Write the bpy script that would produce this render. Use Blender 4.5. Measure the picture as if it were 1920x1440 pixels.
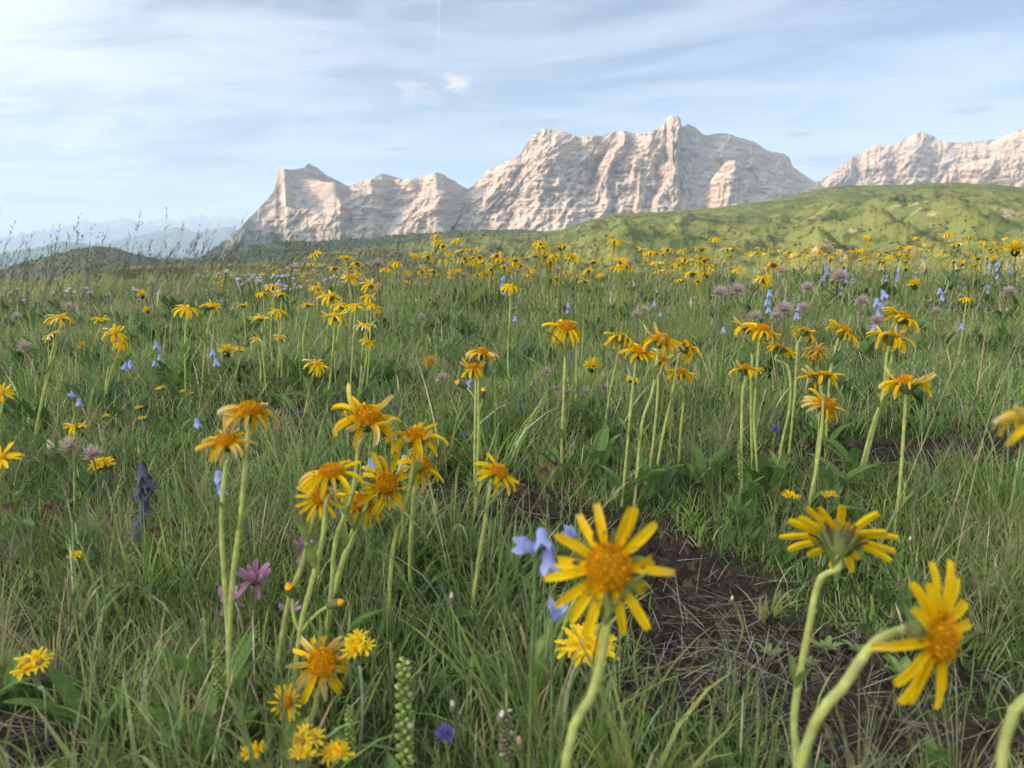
import bpy, math, random
import numpy as np
from mathutils import Vector, Matrix

for o in list(bpy.data.objects):
    bpy.data.objects.remove(o)
SC = bpy.context.scene
COL = SC.collection
R = math.radians
rng = np.random.default_rng(7)
random.seed(7)

# ------------------------------------------------------------------ camera
CAMZ = 0.47
FPX = 1423.0                      # focal length in pixels of a 1920-wide picture
PITCH = math.atan((720 - 470) / FPX)
cd = bpy.data.cameras.new('camera')
cd.sensor_width = 36.0
cd.lens = 36.0 * FPX / 1920.0
cd.clip_start = 0.02
cd.clip_end = 250000.0
cd.dof.use_dof = True
cd.dof.focus_distance = 1.7
cd.dof.aperture_fstop = 8.0
cam = bpy.data.objects.new('camera', cd)
cam.location = (0, 0, CAMZ)
cam.rotation_euler = (math.pi / 2 - PITCH, 0, 0)
COL.objects.link(cam)
SC.camera = cam

# ------------------------------------------------------------------ sun and sky
SUN_ELEV = R(15.0)
SUN_AZ = math.atan2(-0.89, -0.455)        # compass angle of the sun, clockwise from +Y
SUN_DIR = Vector((math.sin(SUN_AZ) * math.cos(SUN_ELEV), math.cos(SUN_AZ) * math.cos(SUN_ELEV), math.sin(SUN_ELEV)))
sd = bpy.data.lights.new('sun', 'SUN')
sd.energy = 3.4
sd.angle = R(0.5)
sd.color = (1.0, 0.69, 0.41)
sun = bpy.data.objects.new('sun', sd)
sun.rotation_euler = SUN_DIR.to_track_quat('Z', 'Y').to_euler()
sun.location = (-20, -10, 30)
COL.objects.link(sun)

SC.view_settings.view_transform = 'Standard'
SC.view_settings.look = 'None'
SC.view_settings.exposure = 1.2
SC.view_settings.gamma = 1.0
SC.view_settings.use_curve_mapping = False
SC.render.engine = 'CYCLES'
SC.cycles.use_denoising = True
SC.cycles.use_adaptive_sampling = True
SC.cycles.adaptive_threshold = 0.03
SC.cycles.max_bounces = 5
SC.cycles.diffuse_bounces = 3
SC.cycles.transmission_bounces = 3
SC.cycles.volume_bounces = 2
SC.cycles.sample_clamp_indirect = 6.0

W = bpy.data.worlds.new('World')
SC.world = W
W.use_nodes = True
W.cycles.sampling_method = 'MANUAL'
W.cycles.sample_map_resolution = 256


class NT:
    """small helper to write node trees"""
    def __init__(self, tree):
        self.t = tree
        tree.nodes.clear()

    def n(self, typ, ins=None, **props):
        nd = self.t.nodes.new(typ)
        for k, v in props.items():
            setattr(nd, k, v)
        for k, v in (ins or {}).items():
            s = nd.inputs[k]
            if isinstance(v, bpy.types.NodeSocket):
                self.t.links.new(v, s)
            else:
                s.default_value = v
        return nd

    def m(self, op, a, b=None, c=None, clamp=False):
        d = {0: a}
        if b is not None:
            d[1] = b
        if c is not None:
            d[2] = c
        return self.n('ShaderNodeMath', d, operation=op, use_clamp=clamp).outputs[0]

    def mix(self, f, a, b, typ='RGBA', blend='MIX'):
        nd = self.n('ShaderNodeMix', {'Factor': f}, data_type='RGBA', blend_type=blend)
        for k, v in ((6, a), (7, b)):
            if isinstance(v, bpy.types.NodeSocket):
                self.t.links.new(v, nd.inputs[k])
            else:
                nd.inputs[k].default_value = v if len(v) == 4 else (*v, 1)
        return nd.outputs[2]

    def ramp(self, f, stops, interp='LINEAR'):
        nd = self.n('ShaderNodeValToRGB', {0: f})
        cr = nd.color_ramp
        cr.interpolation = interp
        while len(cr.elements) < len(stops):
            cr.elements.new(0.5)
        for e, (p, c) in zip(cr.elements, stops):
            e.position = p
            e.color = (c, c, c, 1) if isinstance(c, (int, float)) else (*c, 1)
        return nd.outputs[0]

    def noise(self, vec, scale, detail=4, rough=0.55, dist=0.0, dim='3D'):
        return self.n('ShaderNodeTexNoise', {'Vector': vec, 'Scale': scale, 'Detail': detail, 'Roughness': rough, 'Distortion': dist}, noise_dimensions=dim).outputs[0]

    def map(self, v, a, b, c=0.0, d=1.0, smooth=True):
        return self.n('ShaderNodeMapRange', {0: v, 1: a, 2: b, 3: c, 4: d}, interpolation_type='SMOOTHSTEP' if smooth else 'LINEAR').outputs[0]


def build_world():
    t = NT(W.node_tree)
    sky = t.n('ShaderNodeTexSky', sky_type='NISHITA', sun_disc=False, sun_elevation=SUN_ELEV, sun_rotation=SUN_AZ,
              altitude=2100.0, air_density=1.0, dust_density=1.2, ozone_density=3.0)
    tc = t.n('ShaderNodeTexCoord')
    sep = t.n('ShaderNodeSeparateXYZ', {0: tc.outputs['Generated']})
    x, y, z = sep.outputs
    zc = t.m('ADD', t.m('MAXIMUM', z, 0.0), 0.10)
    px = t.m('DIVIDE', x, zc)
    py = t.m('DIVIDE', y, zc)
    # high thin cirrus: streaks on a plane far overhead
    v1 = t.n('ShaderNodeCombineXYZ', {0: t.m('ADD', t.m('MULTIPLY', px, 0.42), t.m('MULTIPLY', py, 0.12)), 1: t.m('ADD', t.m('MULTIPLY', py, 0.55), t.m('MULTIPLY', px, 0.10)), 2: 3.1}).outputs[0]
    n1 = t.noise(v1, 1.0, 7, 0.60, 1.1)
    v2 = t.n('ShaderNodeCombineXYZ', {0: t.m('SUBTRACT', t.m('MULTIPLY', px, 0.8), t.m('MULTIPLY', py, 0.35)), 1: t.m('ADD', t.m('MULTIPLY', py, 1.5), t.m('MULTIPLY', px, 0.35)), 2: 8.0}).outputs[0]
    n2 = t.noise(v2, 1.1, 6, 0.62, 1.6)
    cir = t.m('ADD', t.m('MULTIPLY', n1, 0.65), t.m('MULTIPLY', n2, 0.35))
    cir = t.map(cir, 0.38, 0.62, 0.22, 0.95)
    # the veil thickens towards the horizon
    low = t.map(z, 0.0, 0.17, 1.0, 0.0)
    cir = t.m('ADD', cir, t.m('MULTIPLY', t.m('SUBTRACT', 1.0, cir), t.m('MULTIPLY', low, 0.30)))
    skyc = t.n('ShaderNodeVectorMath', {0: t.mix(1.0, sky.outputs[0], (0.92, 0.90, 0.88), blend='MULTIPLY'), 3: 1.0}, operation='SCALE').outputs[0]
    # a thin veil dims the blue behind it a little and adds its own white
    # ice cloud scatters forward: the veil brightens towards the unseen sun, boosted to fill the shaded meadow
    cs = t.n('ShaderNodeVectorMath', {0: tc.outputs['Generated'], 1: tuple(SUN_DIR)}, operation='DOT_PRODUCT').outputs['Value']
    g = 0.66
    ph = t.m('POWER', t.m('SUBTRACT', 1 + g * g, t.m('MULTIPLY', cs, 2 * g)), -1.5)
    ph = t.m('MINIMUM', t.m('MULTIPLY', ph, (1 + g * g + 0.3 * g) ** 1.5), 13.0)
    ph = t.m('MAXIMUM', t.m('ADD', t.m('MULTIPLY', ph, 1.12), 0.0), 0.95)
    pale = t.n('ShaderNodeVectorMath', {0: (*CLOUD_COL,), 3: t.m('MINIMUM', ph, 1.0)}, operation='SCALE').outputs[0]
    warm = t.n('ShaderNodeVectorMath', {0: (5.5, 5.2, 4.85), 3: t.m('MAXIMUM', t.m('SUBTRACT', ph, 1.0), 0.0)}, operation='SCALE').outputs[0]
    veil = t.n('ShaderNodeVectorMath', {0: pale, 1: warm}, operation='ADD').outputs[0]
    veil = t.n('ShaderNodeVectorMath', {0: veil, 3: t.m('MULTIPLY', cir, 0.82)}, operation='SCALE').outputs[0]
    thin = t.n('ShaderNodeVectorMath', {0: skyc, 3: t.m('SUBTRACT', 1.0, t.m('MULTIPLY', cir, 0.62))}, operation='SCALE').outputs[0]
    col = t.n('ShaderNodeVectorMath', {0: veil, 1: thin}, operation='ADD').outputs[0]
    # az / el in pixels of the photograph's frame, only as a convenient angular unit for the small clouds
    az = t.m('ARCTAN2', x, y)
    el = t.m('ARCSINE', z)
    def cloud(u, v, wu, wv, ncol, seed, amount=0.8, thr=0.5, scale=1.0, colr=(0, 0, 0)):
        nonlocal col
        a0, e0 = ang(u, v)
        da = t.m('DIVIDE', t.m('SUBTRACT', az, a0), wu / FPX)
        de = t.m('DIVIDE', t.m('SUBTRACT', el, e0), 1.5 * wv / FPX)
        vv = t.n('ShaderNodeCombineXYZ', {0: da, 1: de, 2: seed}).outputs[0]
        nn = t.noise(vv, 1.6 * scale, 5, 0.6, 0.4)
        rr = t.m('SQRT', t.m('ADD', t.m('MULTIPLY', da, da), t.m('MULTIPLY', de, de)))
        f = t.m('SUBTRACT', t.m('ADD', nn, 0.12), t.m('MULTIPLY', rr, 0.55))
        f = t.map(f, thr - 0.28, thr + 0.10, 0.0, amount)
        front = t.m('GREATER_THAN', y, 0.0)
        col = t.mix(t.m('MULTIPLY', f, front), col, ncol)
    base_col = col
    for c in SMALL_CLOUDS:
        cloud(*c)
    # condensation trail
    a0, e0 = ang(822, 70)
    da = t.m('SUBTRACT', t.m('SUBTRACT', az, a0), t.m('MULTIPLY', t.m('SUBTRACT', el, e0), 0.035))
    wob = t.noise(t.n('ShaderNodeCombineXYZ', {0: 0.0, 1: t.m('MULTIPLY', el, 60.0), 2: 0.0}).outputs[0], 1.0, 3, 0.6)
    f = t.m('ABSOLUTE', da)
    f = t.map(f, 0.0003, 0.0022, 1.0, 0.0)
    f = t.m('MULTIPLY', f, t.map(el, ang(822, 175)[1], ang(822, 60)[1], 0.0, 0.34))
    f = t.m('MULTIPLY', t.m('MULTIPLY', f, t.m('GREATER_THAN', y, 0.0)), t.m('ADD', wob, 0.35))
    col = t.mix(f, col, CLOUD_WHITE)
    # the small clouds only stand low in the sky ahead: elsewhere the plain veil is evaluated
    ahead = t.m('MULTIPLY', t.m('GREATER_THAN', y, 0.6), t.m('LESS_THAN', z, 0.45))
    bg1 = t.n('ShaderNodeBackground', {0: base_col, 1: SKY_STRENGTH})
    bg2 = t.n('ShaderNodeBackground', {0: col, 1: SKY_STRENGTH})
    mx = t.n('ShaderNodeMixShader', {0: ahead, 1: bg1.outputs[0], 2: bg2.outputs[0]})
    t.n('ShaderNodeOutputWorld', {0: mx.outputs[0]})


def ang(u, v):
    """azimuth (from +Y to +X) and elevation of a direction given in photograph pixels"""
    xc, yc = (u - 960) / FPX, -(v - 720) / FPX
    d = Vector((xc, math.cos(PITCH) + yc * math.sin(PITCH), -math.sin(PITCH) + yc * math.cos(PITCH)))
    d.normalize()
    return math.atan2(d.x, d.y), math.asin(d.z)


def ang_np(u, v):
    xc, yc = (u - 960) / FPX, -(v - 720) / FPX
    dx, dy, dz = xc, math.cos(PITCH) + yc * math.sin(PITCH), -math.sin(PITCH) + yc * math.cos(PITCH)
    return np.arctan2(dx, dy), np.arctan2(dz, np.hypot(dx, dy))


SKY_STRENGTH = 0.060
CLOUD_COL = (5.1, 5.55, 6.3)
CLOUD_WHITE = (7.4, 7.3, 7.2)
GREY = (2.0, 2.7, 3.9)
SMALL_CLOUDS = [
    (395, 300, 95, 9, GREY, 1.0, 0.85, 0.42, 0.9),
    (735, 280, 42, 4, GREY, 2.0, 0.8, 0.42, 0.9),
    (870, 330, 70, 9, GREY, 3.0, 0.6, 0.42, 0.9),
    (856, 155, 42, 19, (7.6, 7.0, 6.9), 4.0, 0.75, 0.46, 1.3),
    (770, 160, 50, 19, (6.3, 6.1, 6.5), 5.0, 0.55, 0.46, 1.3),
    (800, 185, 60, 14, (5.6, 5.6, 6.4), 6.0, 0.5, 0.46, 1.2),
    (1500, 252, 42, 7, GREY, 7.0, 0.7, 0.42, 0.9),
    (1815, 206, 55, 7, GREY, 8.0, 0.6, 0.45, 1.2),
    (1218, 152, 25, 6, GREY, 9.0, 0.5, 0.45, 1.2),
    (1560, 300, 90, 13, GREY, 10.0, 0.7, 0.42, 0.9),
    (290, 376, 150, 17, (3.2, 4.0, 5.2), 11.0, 0.75, 0.42, 1.2),
    (60, 372, 100, 9, GREY, 12.0, 0.7, 0.42, 0.9),
    (175, 412, 18, 7, (7.6, 7.4, 7.2), 13.0, 0.9, 0.46, 1.2),
    (435, 350, 34, 12, (7.2, 7.1, 7.1), 14.0, 0.55, 0.46, 1.3),
    (1858, 78, 26, 9, (4.8, 5.1, 6.0), 15.0, 0.4, 0.45, 1.2),
]
build_world()

# ------------------------------------------------------------------ helpers
def mat(name):
    m = bpy.data.materials.new(name)
    m.use_nodes = True
    return m, NT(m.node_tree)


def finish(t, bsdf):
    t.n('ShaderNodeOutputMaterial', {0: bsdf})


def mesh_np(name, V, F, mats, smooth=True, parent=None, fmat=None, col=None, loc=None):
    """one mesh object from numpy arrays; F is (n,3) or (n,4) or a list of such arrays"""
    Fs = F if isinstance(F, list) else [F]
    me = bpy.data.meshes.new(name)
    V = np.asarray(V, dtype=np.float32)
    me.vertices.add(len(V))
    me.vertices.foreach_set('co', V.ravel())
    nl = sum(f.size for f in Fs)
    npoly = sum(len(f) for f in Fs)
    me.loops.add(nl)
    me.polygons.add(npoly)
    me.loops.foreach_set('vertex_index', np.concatenate([f.ravel() for f in Fs]).astype(np.int32))
    tot = np.concatenate([np.full(len(f), f.shape[1], np.int32) for f in Fs])
    st = np.concatenate([[0], np.cumsum(tot)[:-1]]).astype(np.int32)
    me.polygons.foreach_set('loop_start', st)
    me.polygons.foreach_set('use_smooth', np.full(npoly, smooth))
    for m in (mats if isinstance(mats, (list, tuple)) else [mats]):
        me.materials.append(m)
    if fmat is not None:
        me.polygons.foreach_set('material_index', np.asarray(fmat, np.int32))
    if col is not None:
        a = me.color_attributes.new('tint', 'FLOAT_COLOR', 'POINT')
        c = np.ones((len(V), 4), np.float32)
        c[:, :col.shape[1]] = col
        a.data.foreach_set('color', c.ravel())
    me.update(calc_edges=True)
    ob = bpy.data.objects.new(name, me)
    COL.objects.link(ob)
    if parent is not None:
        ob.parent = parent
    if loc is not None:
        ob.location = loc
    return ob


def grid_faces(nr, nc):
    i = np.arange(nr - 1)[:, None] * nc + np.arange(nc - 1)[None, :]
    return np.stack([i, i + 1, i + nc + 1, i + nc], -1).reshape(-1, 4)


def tag(o, label=None, cat=None, group=None, kind=None):
    if label: o['label'] = label
    if cat: o['category'] = cat
    if group: o['group'] = group
    if kind: o['kind'] = kind
    return o


_P = np.random.default_rng(11).permutation(512)
_P = np.concatenate([_P, _P, _P])


def perlin(x, y, seed=0):
    x = np.asarray(x, float) + seed * 17.31
    y = np.asarray(y, float) + seed * 7.77
    xi, yi = np.floor(x).astype(int), np.floor(y).astype(int)
    xf, yf = x - xi, y - yi
    xi &= 511
    yi &= 511
    u, v = xf ** 3 * (xf * (xf * 6 - 15) + 10), yf ** 3 * (yf * (yf * 6 - 15) + 10)
    def g(h, a, b):
        an = h * (2 * math.pi / 512.0)
        return np.cos(an) * a + np.sin(an) * b
    h00 = _P[_P[xi] + yi]
    h10 = _P[_P[(xi + 1) & 511] + yi]
    h01 = _P[_P[xi] + ((yi + 1) & 511)]
    h11 = _P[_P[(xi + 1) & 511] + ((yi + 1) & 511)]
    a = g(h00, xf, yf) * (1 - u) + g(h10, xf - 1, yf) * u
    b = g(h01, xf, yf - 1) * (1 - u) + g(h11, xf - 1, yf - 1) * u
    return (a * (1 - v) + b * v) * 1.5


def fbm(x, y, o=4, seed=0, gain=0.5, lac=2.03):
    s, a = 0.0, 1.0
    for i in range(o):
        s = s + a * perlin(x, y, seed + i)
        x, y, a = np.asarray(x) * lac, np.asarray(y) * lac, a * gain
    return s


def ridged(x, y, o=3, seed=0, gain=0.5):
    s, a, n = 0.0, 1.0, 0.0
    for i in range(o):
        s = s + a * (1 - np.abs(perlin(x, y, seed + i)) * 1.6)
        n += a
        x, y, a = np.asarray(x) * 2.07, np.asarray(y) * 2.07, a * gain
    return s / n


def sstep(a, b, x):
    t = np.clip((np.asarray(x, float) - a) / (b - a), 0, 1)
    return t * t * (3 - 2 * t)

# ------------------------------------------------------------------ ground
def ground_z(x, y):
    """height of the meadow and, beyond its crest, of the valley"""
    x, y = np.asarray(x, float), np.asarray(y, float)
    r = np.hypot(x, y)
    near = 0.10 * sstep(0.7, 1.9, y) - 0.085 * sstep(3, 9, y) + 0.004 * np.maximum(y - 2, 0) + np.clip(x, -30, 30) * 0.033 * sstep(1, 8, y)
    near = near + 0.030 * fbm(x * 0.55, y * 0.55, 3, 3) + 0.012 * fbm(x * 3.1, y * 3.1, 2, 5)
    rc = 10.5 + 0.28 * np.clip(x, -6, 10)
    e = np.maximum(r - rc, 0)
    e = np.where(y > -5, e, np.maximum(r - 25, 0))
    fall = 0.010 * np.minimum(e, 12) ** 2 + 0.24 * np.maximum(e - 12, 0)
    far = np.maximum(-420 + 26 * fbm(x / 900, y / 900, 4, 9), near - fall)
    k = sstep(0, 1, (fall) / 400)
    return np.where(fall < 430, near - fall, -430.0) * (1 - k) + k * (-440 + 40 * fbm(x / 2500, y / 2500, 3, 9))


def px_ray(u, v):
    xc, yc = (u - 960) / FPX, -(v - 720) / FPX
    return Vector((xc, math.cos(PITCH) + yc * math.sin(PITCH), -math.sin(PITCH) + yc * math.cos(PITCH)))


def px_at(u, v, d):
    """point at optical depth d"""
    return Vector((0, 0, CAMZ)) + px_ray(u, v) * d


def px_ground(u, v):
    """where the sight line meets the meadow"""
    r = px_ray(u, v)
    d0, d1 = 0.3, 0.3
    while d1 < 40:
        p = px_at(u, v, d1)
        if p.z < ground_z(p.x, p.y):
            break
        d0, d1 = d1, d1 * 1.05
    for _ in range(25):
        m = (d0 + d1) / 2
        p = px_at(u, v, m)
        if p.z < ground_z(p.x, p.y): d1 = m
        else: d0 = m
    return px_at(u, v, d1)


def ground_under(u, d):
    """ground point on picture column u at optical depth d"""
    x = (u - 960) / FPX * d
    z = 0.0
    for _ in range(12):
        y = (d + (z - CAMZ) * math.sin(PITCH)) / math.cos(PITCH)
        z = float(ground_z(x, y))
    return Vector((x, y, z))


# bare earth: (u, v, half width m, half depth m)
BARE = [(1270, 1075, .135, .12), (1250, 1190, .13, .08), (1330, 1280, .11, .05), (1590, 1280, .17, .055), (1680, 1400, .17, .05), (1050, 985, .20, .06),
        (1760, 850, .34, .10), (20, 1400, .10, .05), (560, 775, .20, .07), (880, 930, .16, .06), (1480, 1210, .10, .05), (900, 760, .2, .08)]
_bare = [(px_ground(u, v), a, b) for u, v, a, b in BARE]


def bare_mask(x, y):
    x, y = np.asarray(x, float), np.asarray(y, float)
    m = np.zeros(np.broadcast(x, y).shape)
    wob = 0.35 * fbm(x * 9, y * 9, 3, 21)
    for p, a, b in _bare:
        q = np.sqrt(((x - p.x) / a) ** 2 + ((y - p.y) / b) ** 2) + wob
        m = np.maximum(m, 1 - sstep(0.75, 1.15, q))
    return m


def build_ground():
    # rings dense where the camera looks, reaching the horizon
    a1 = np.linspace(R(-50), R(50), 241)
    a2 = np.linspace(R(50), R(310), 80)[1:]
    az = np.concatenate([a1, a2])
    r = np.concatenate([[0.02, 0.1, 0.2], np.arange(0.28, 2.6, 0.011), np.geomspace(2.6, 16, 150)[1:], np.geomspace(16, 52000, 150)[1:]])
    A, Q = np.meshgrid(az, r)
    X, Y = Q * np.sin(A), Q * np.cos(A)
    Z = ground_z(X, Y)
    b = bare_mask(X, Y) * (Q < 6)
    Z = Z - b * 0.010 + b * 0.012 * fbm(X * 38, Y * 38, 3, 31) * (Q < 3) + 0.004 * fbm(X * 60, Y * 60, 2, 33) * (Q < 2.6)
    V = np.stack([X, Y, Z], -1).reshape(-1, 3)
    F = grid_faces(len(r), len(az))
    m, t = mat('meadow_soil')
    geo = t.n('ShaderNodeNewGeometry')
    pos = geo.outputs['Position']
    at = t.n('ShaderNodeAttribute', attribute_name='tint')
    n1 = t.noise(pos, 55, 6, 0.65)
    n2 = t.noise(pos, 7, 4, 0.6)
    n3 = t.noise(pos, 260, 3, 0.6)
    soil = t.ramp(n1, [(0.30, (0.012, 0.010, 0.009)), (0.52, (0.036, 0.030, 0.025)), (0.72, (0.10, 0.082, 0.062))])
    moss = t.ramp(n3, [(0.35, (0.022, 0.017, 0.014)), (0.65, (0.050, 0.040, 0.032))])
    soil = t.mix(t.map(n2, 0.46, 0.58), soil, moss)
    turf = t.ramp(n1, [(0.32, (0.022, 0.030, 0.010)), (0.55, (0.045, 0.060, 0.018)), (0.75, (0.085, 0.085, 0.035))])
    nv = t.noise(pos, 0.0022, 6, 0.6)
    far = t.ramp(nv, [(0.36, (0.022, 0.045, 0.016)), (0.50, (0.05, 0.085, 0.022)), (0.60, (0.12, 0.15, 0.035)), (0.72, (0.15, 0.17, 0.05))])
    sp = t.n('ShaderNodeSeparateColor', {0: at.outputs[0]})
    c = t.mix(sp.outputs[0], turf, soil)
    c = t.mix(sp.outputs[1], c, far)
    bmp = t.n('ShaderNodeBump', {'Strength': 0.9, 'Distance': 0.006, 'Height': t.m('ADD', n1, t.m('MULTIPLY', n3, 0.5))})
    bs = t.n('ShaderNodeBsdfPrincipled', {'Base Color': c, 'Roughness': 0.95, 'Specular IOR Level': 0.15, 'Normal': bmp.outputs[0]})
    finish(t, bs.outputs[0])
    col = np.stack([b.ravel(), sstep(30, 200, Q).ravel(), np.zeros(b.size)], -1)
    o = mesh_np('ground', V, F, m, col=col)
    tag(o, kind='structure')


build_ground()


# ------------------------------------------------------------------ mountains
def rock_material(name, veg_z, veg_w, warm=1.0, green=(0.035, 0.055, 0.022)):
    m, t = mat(name)
    geo = t.n('ShaderNodeNewGeometry')
    pos, nor = geo.outputs['Position'], geo.outputs['Normal']
    sx = t.n('ShaderNodeSeparateXYZ', {0: pos})
    sn = t.n('ShaderNodeSeparateXYZ', {0: nor})
    st = t.n('ShaderNodeCombineXYZ', {0: t.m('MULTIPLY', sx.outputs[0], 0.0016), 1: t.m('MULTIPLY', sx.outputs[1], 0.0016), 2: t.m('MULTIPLY', sx.outputs[2], 0.035)}).outputs[0]
    ns = t.noise(st, 1.0, 5, 0.62, 0.3)
    nb = t.noise(pos, 0.0035, 5, 0.6)
    nf = t.noise(pos, 0.03, 5, 0.65)
    c = t.ramp(ns, [(0.28, (0.28, 0.235, 0.20)), (0.45, (0.47, 0.40, 0.335)), (0.55, (0.36, 0.30, 0.255)), (0.70, (0.51, 0.435, 0.37))])
    c = t.mix(t.map(nb, 0.45, 0.68, 0, 0.45 * warm), c, (0.50, 0.385, 0.265))
    c = t.mix(t.map(nf, 0.40, 0.75, 0.0, 0.35), c, (0.24, 0.21, 0.185))
    # dark water streaks down the walls and fine ledge lines
    sv = t.n('ShaderNodeCombineXYZ', {0: t.m('MULTIPLY', sx.outputs[0], 0.022), 1: t.m('MULTIPLY', sx.outputs[1], 0.022), 2: t.m('MULTIPLY', sx.outputs[2], 0.0035)}).outputs[0]
    c = t.mix(t.map(t.noise(sv, 1.0, 5, 0.65, 0.5), 0.54, 0.70, 0.0, 0.55), c, (0.17, 0.155, 0.145))
    lv = t.n('ShaderNodeCombineXYZ', {0: t.m('MULTIPLY', sx.outputs[0], 0.003), 1: t.m('MULTIPLY', sx.outputs[1], 0.003), 2: t.m('MULTIPLY', sx.outputs[2], 0.09)}).outputs[0]
    c = t.mix(t.map(t.noise(lv, 1.0, 3, 0.6, 0.2), 0.53, 0.63, 0.0, 0.45), c, (0.20, 0.17, 0.15))
    flat = t.map(sn.outputs[2], 0.45, 0.75)
    c = t.mix(t.m('MULTIPLY', flat, 0.75), c, (0.47, 0.405, 0.345))
    # scrub and forest at the foot
    zz = t.m('ADD', sx.outputs[2], t.m('MULTIPLY', t.m('SUBTRACT', t.noise(pos, 0.0032, 5, 0.65), 0.5), 420))
    vg = t.map(zz, veg_z + veg_w, veg_z - veg_w)
    gcol = t.mix(t.map(nf, 0.4, 0.65), green, tuple(k * 1.9 for k in green))
    c = t.mix(vg, c, gcol)
    bmp = t.n('ShaderNodeBump', {'Strength': 0.8, 'Distance': 14.0, 'Height': t.m('ADD', nf, t.m('MULTIPLY', ns, 0.6))})
    bs = t.n('ShaderNodeBsdfPrincipled', {'Base Color': c, 'Roughness': 0.95, 'Specular IOR Level': 0.1, 'Normal': bmp.outputs[0]})
    finish(t, bs.outputs[0])
    return m


def interp(pts, u, k):
    p = np.array(pts, float)
    return np.interp(u, p[:, 0], p[:, k])


def curtain(name, pts, du, zfoot, rows, material, cliff=0.35, scree=1.6, q0=0.5, spur=(430, 125, 30), lean=-0.3, jag=1.5, seed=1, wall=None, back=1.0, lam=420., spur_u=None):
    """mountain whose crest runs through the directions pts = (u, v, distance): cliffs, spurs and scree below it, a back slope behind"""
    u = np.arange(pts[0][0], pts[-1][0] + du, du)
    v = interp(pts, u, 1) - jag * fbm(u / 9.0, u * 0 + seed, 4, seed)
    D = interp(pts, u, 2)
    k = np.hanning(9); k /= k.sum()
    D = np.convolve(np.pad(D, 4, 'edge'), k, 'valid')
    az, el = ang_np(u, v)
    mpp = D / FPX
    along = np.cumsum(du * mpp)
    Zc = np.tan(el) * D + CAMZ
    q = np.linspace(1, 0, rows)
    Q = q[:, None]
    Z = zfoot + (Zc - zfoot)[None, :] * Q
    A = along[None, :] + (interp(lean, u, 1)[None, :] if isinstance(lean, list) else lean) * Z
    nz = fbm(A / 260, Z / 130, 4, seed + 2)
    cl = sstep(q0 - 0.13, q0 + 0.13, Q + 0.16 * nz + 0.10 * fbm(A / 700, Z * 0, 2, seed + 4))
    m = scree + (cliff - scree) * cl
    strata = fbm(A / 500, Z / 42.0, 3, seed + 6)
    m = m * np.clip(1 + 0.75 * np.tanh(3 * strata) * cl, 0.12, 3)
    if wall is not None:
        u0, u1, dz = wall
        w = sstep(u0 - 6, u0 + 3, u) * (1 - sstep(u1 - 3, u1 + 6, u))
        top = sstep(-dz - 40, -dz + 10, Z - Zc[None, :])
        m = m * (1 - w[None, :] * top * 0.8)
    dz = -np.diff(Z, axis=0, prepend=Z[:1])
    off = np.cumsum(m * dz, axis=0)
    a2 = A + 90 * fbm(A / 300, Z / 300, 3, seed + 8)
    s = spur[0] * (ridged(a2 / lam, Z / 1500, 2, seed + 10) - 0.5) + spur[1] * (ridged(a2 / (lam * .36), Z / 520, 3, seed + 13) - 0.5) \
        + spur[2] * fbm(A / 55, Z / 45, 4, seed + 17) + spur[2] * 0.7 * fbm(A / 400, Z / 22, 3, seed + 22) + spur[1] * 0.62 * fbm(a2 / (lam * .30), Z / (lam * .22), 5, seed + 26, gain=.6)
    s = s * (0.30 + 0.70 * sstep(0.0, 0.25, 1 - Q)) * (0.45 + 0.55 * sstep(0.0, 0.35, Q))
    if wall is not None:
        s = s * (1 - 0.78 * w[None, :] * top)
    if spur_u: s = s * interp(spur_u, u, 1)[None, :]
    rho = D[None, :] - off - s
    # keep the crest where it was seen although the crest row moved in depth
    Z = Z + (np.tan(el) * rho[0] + CAMZ - Zc)[None, :] * Q
    nb = 14
    tb = np.linspace(0, 1, nb + 1)[1:, None]
    Hc = (Zc - zfoot)[None, :]
    Zb = Z[0][None, :] - Hc * tb * 1.0 + 18 * fbm(along[None, :] / 90, tb * 6, 3, seed + 30) * tb
    Rb = rho[0][None, :] + Hc * tb * 1.3 * back
    RHO = np.concatenate([rho[::-1], Rb], 0)
    ZZ = np.concatenate([Z[::-1], Zb], 0)
    AZ = np.broadcast_to(az[None, :], RHO.shape)
    V = np.stack([RHO * np.sin(AZ), RHO * np.cos(AZ), ZZ], -1).reshape(-1, 3)
    o = mesh_np(name, V, grid_faces(*RHO.shape), material, smooth=False)
    tag(o, kind='structure')
    return o


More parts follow.
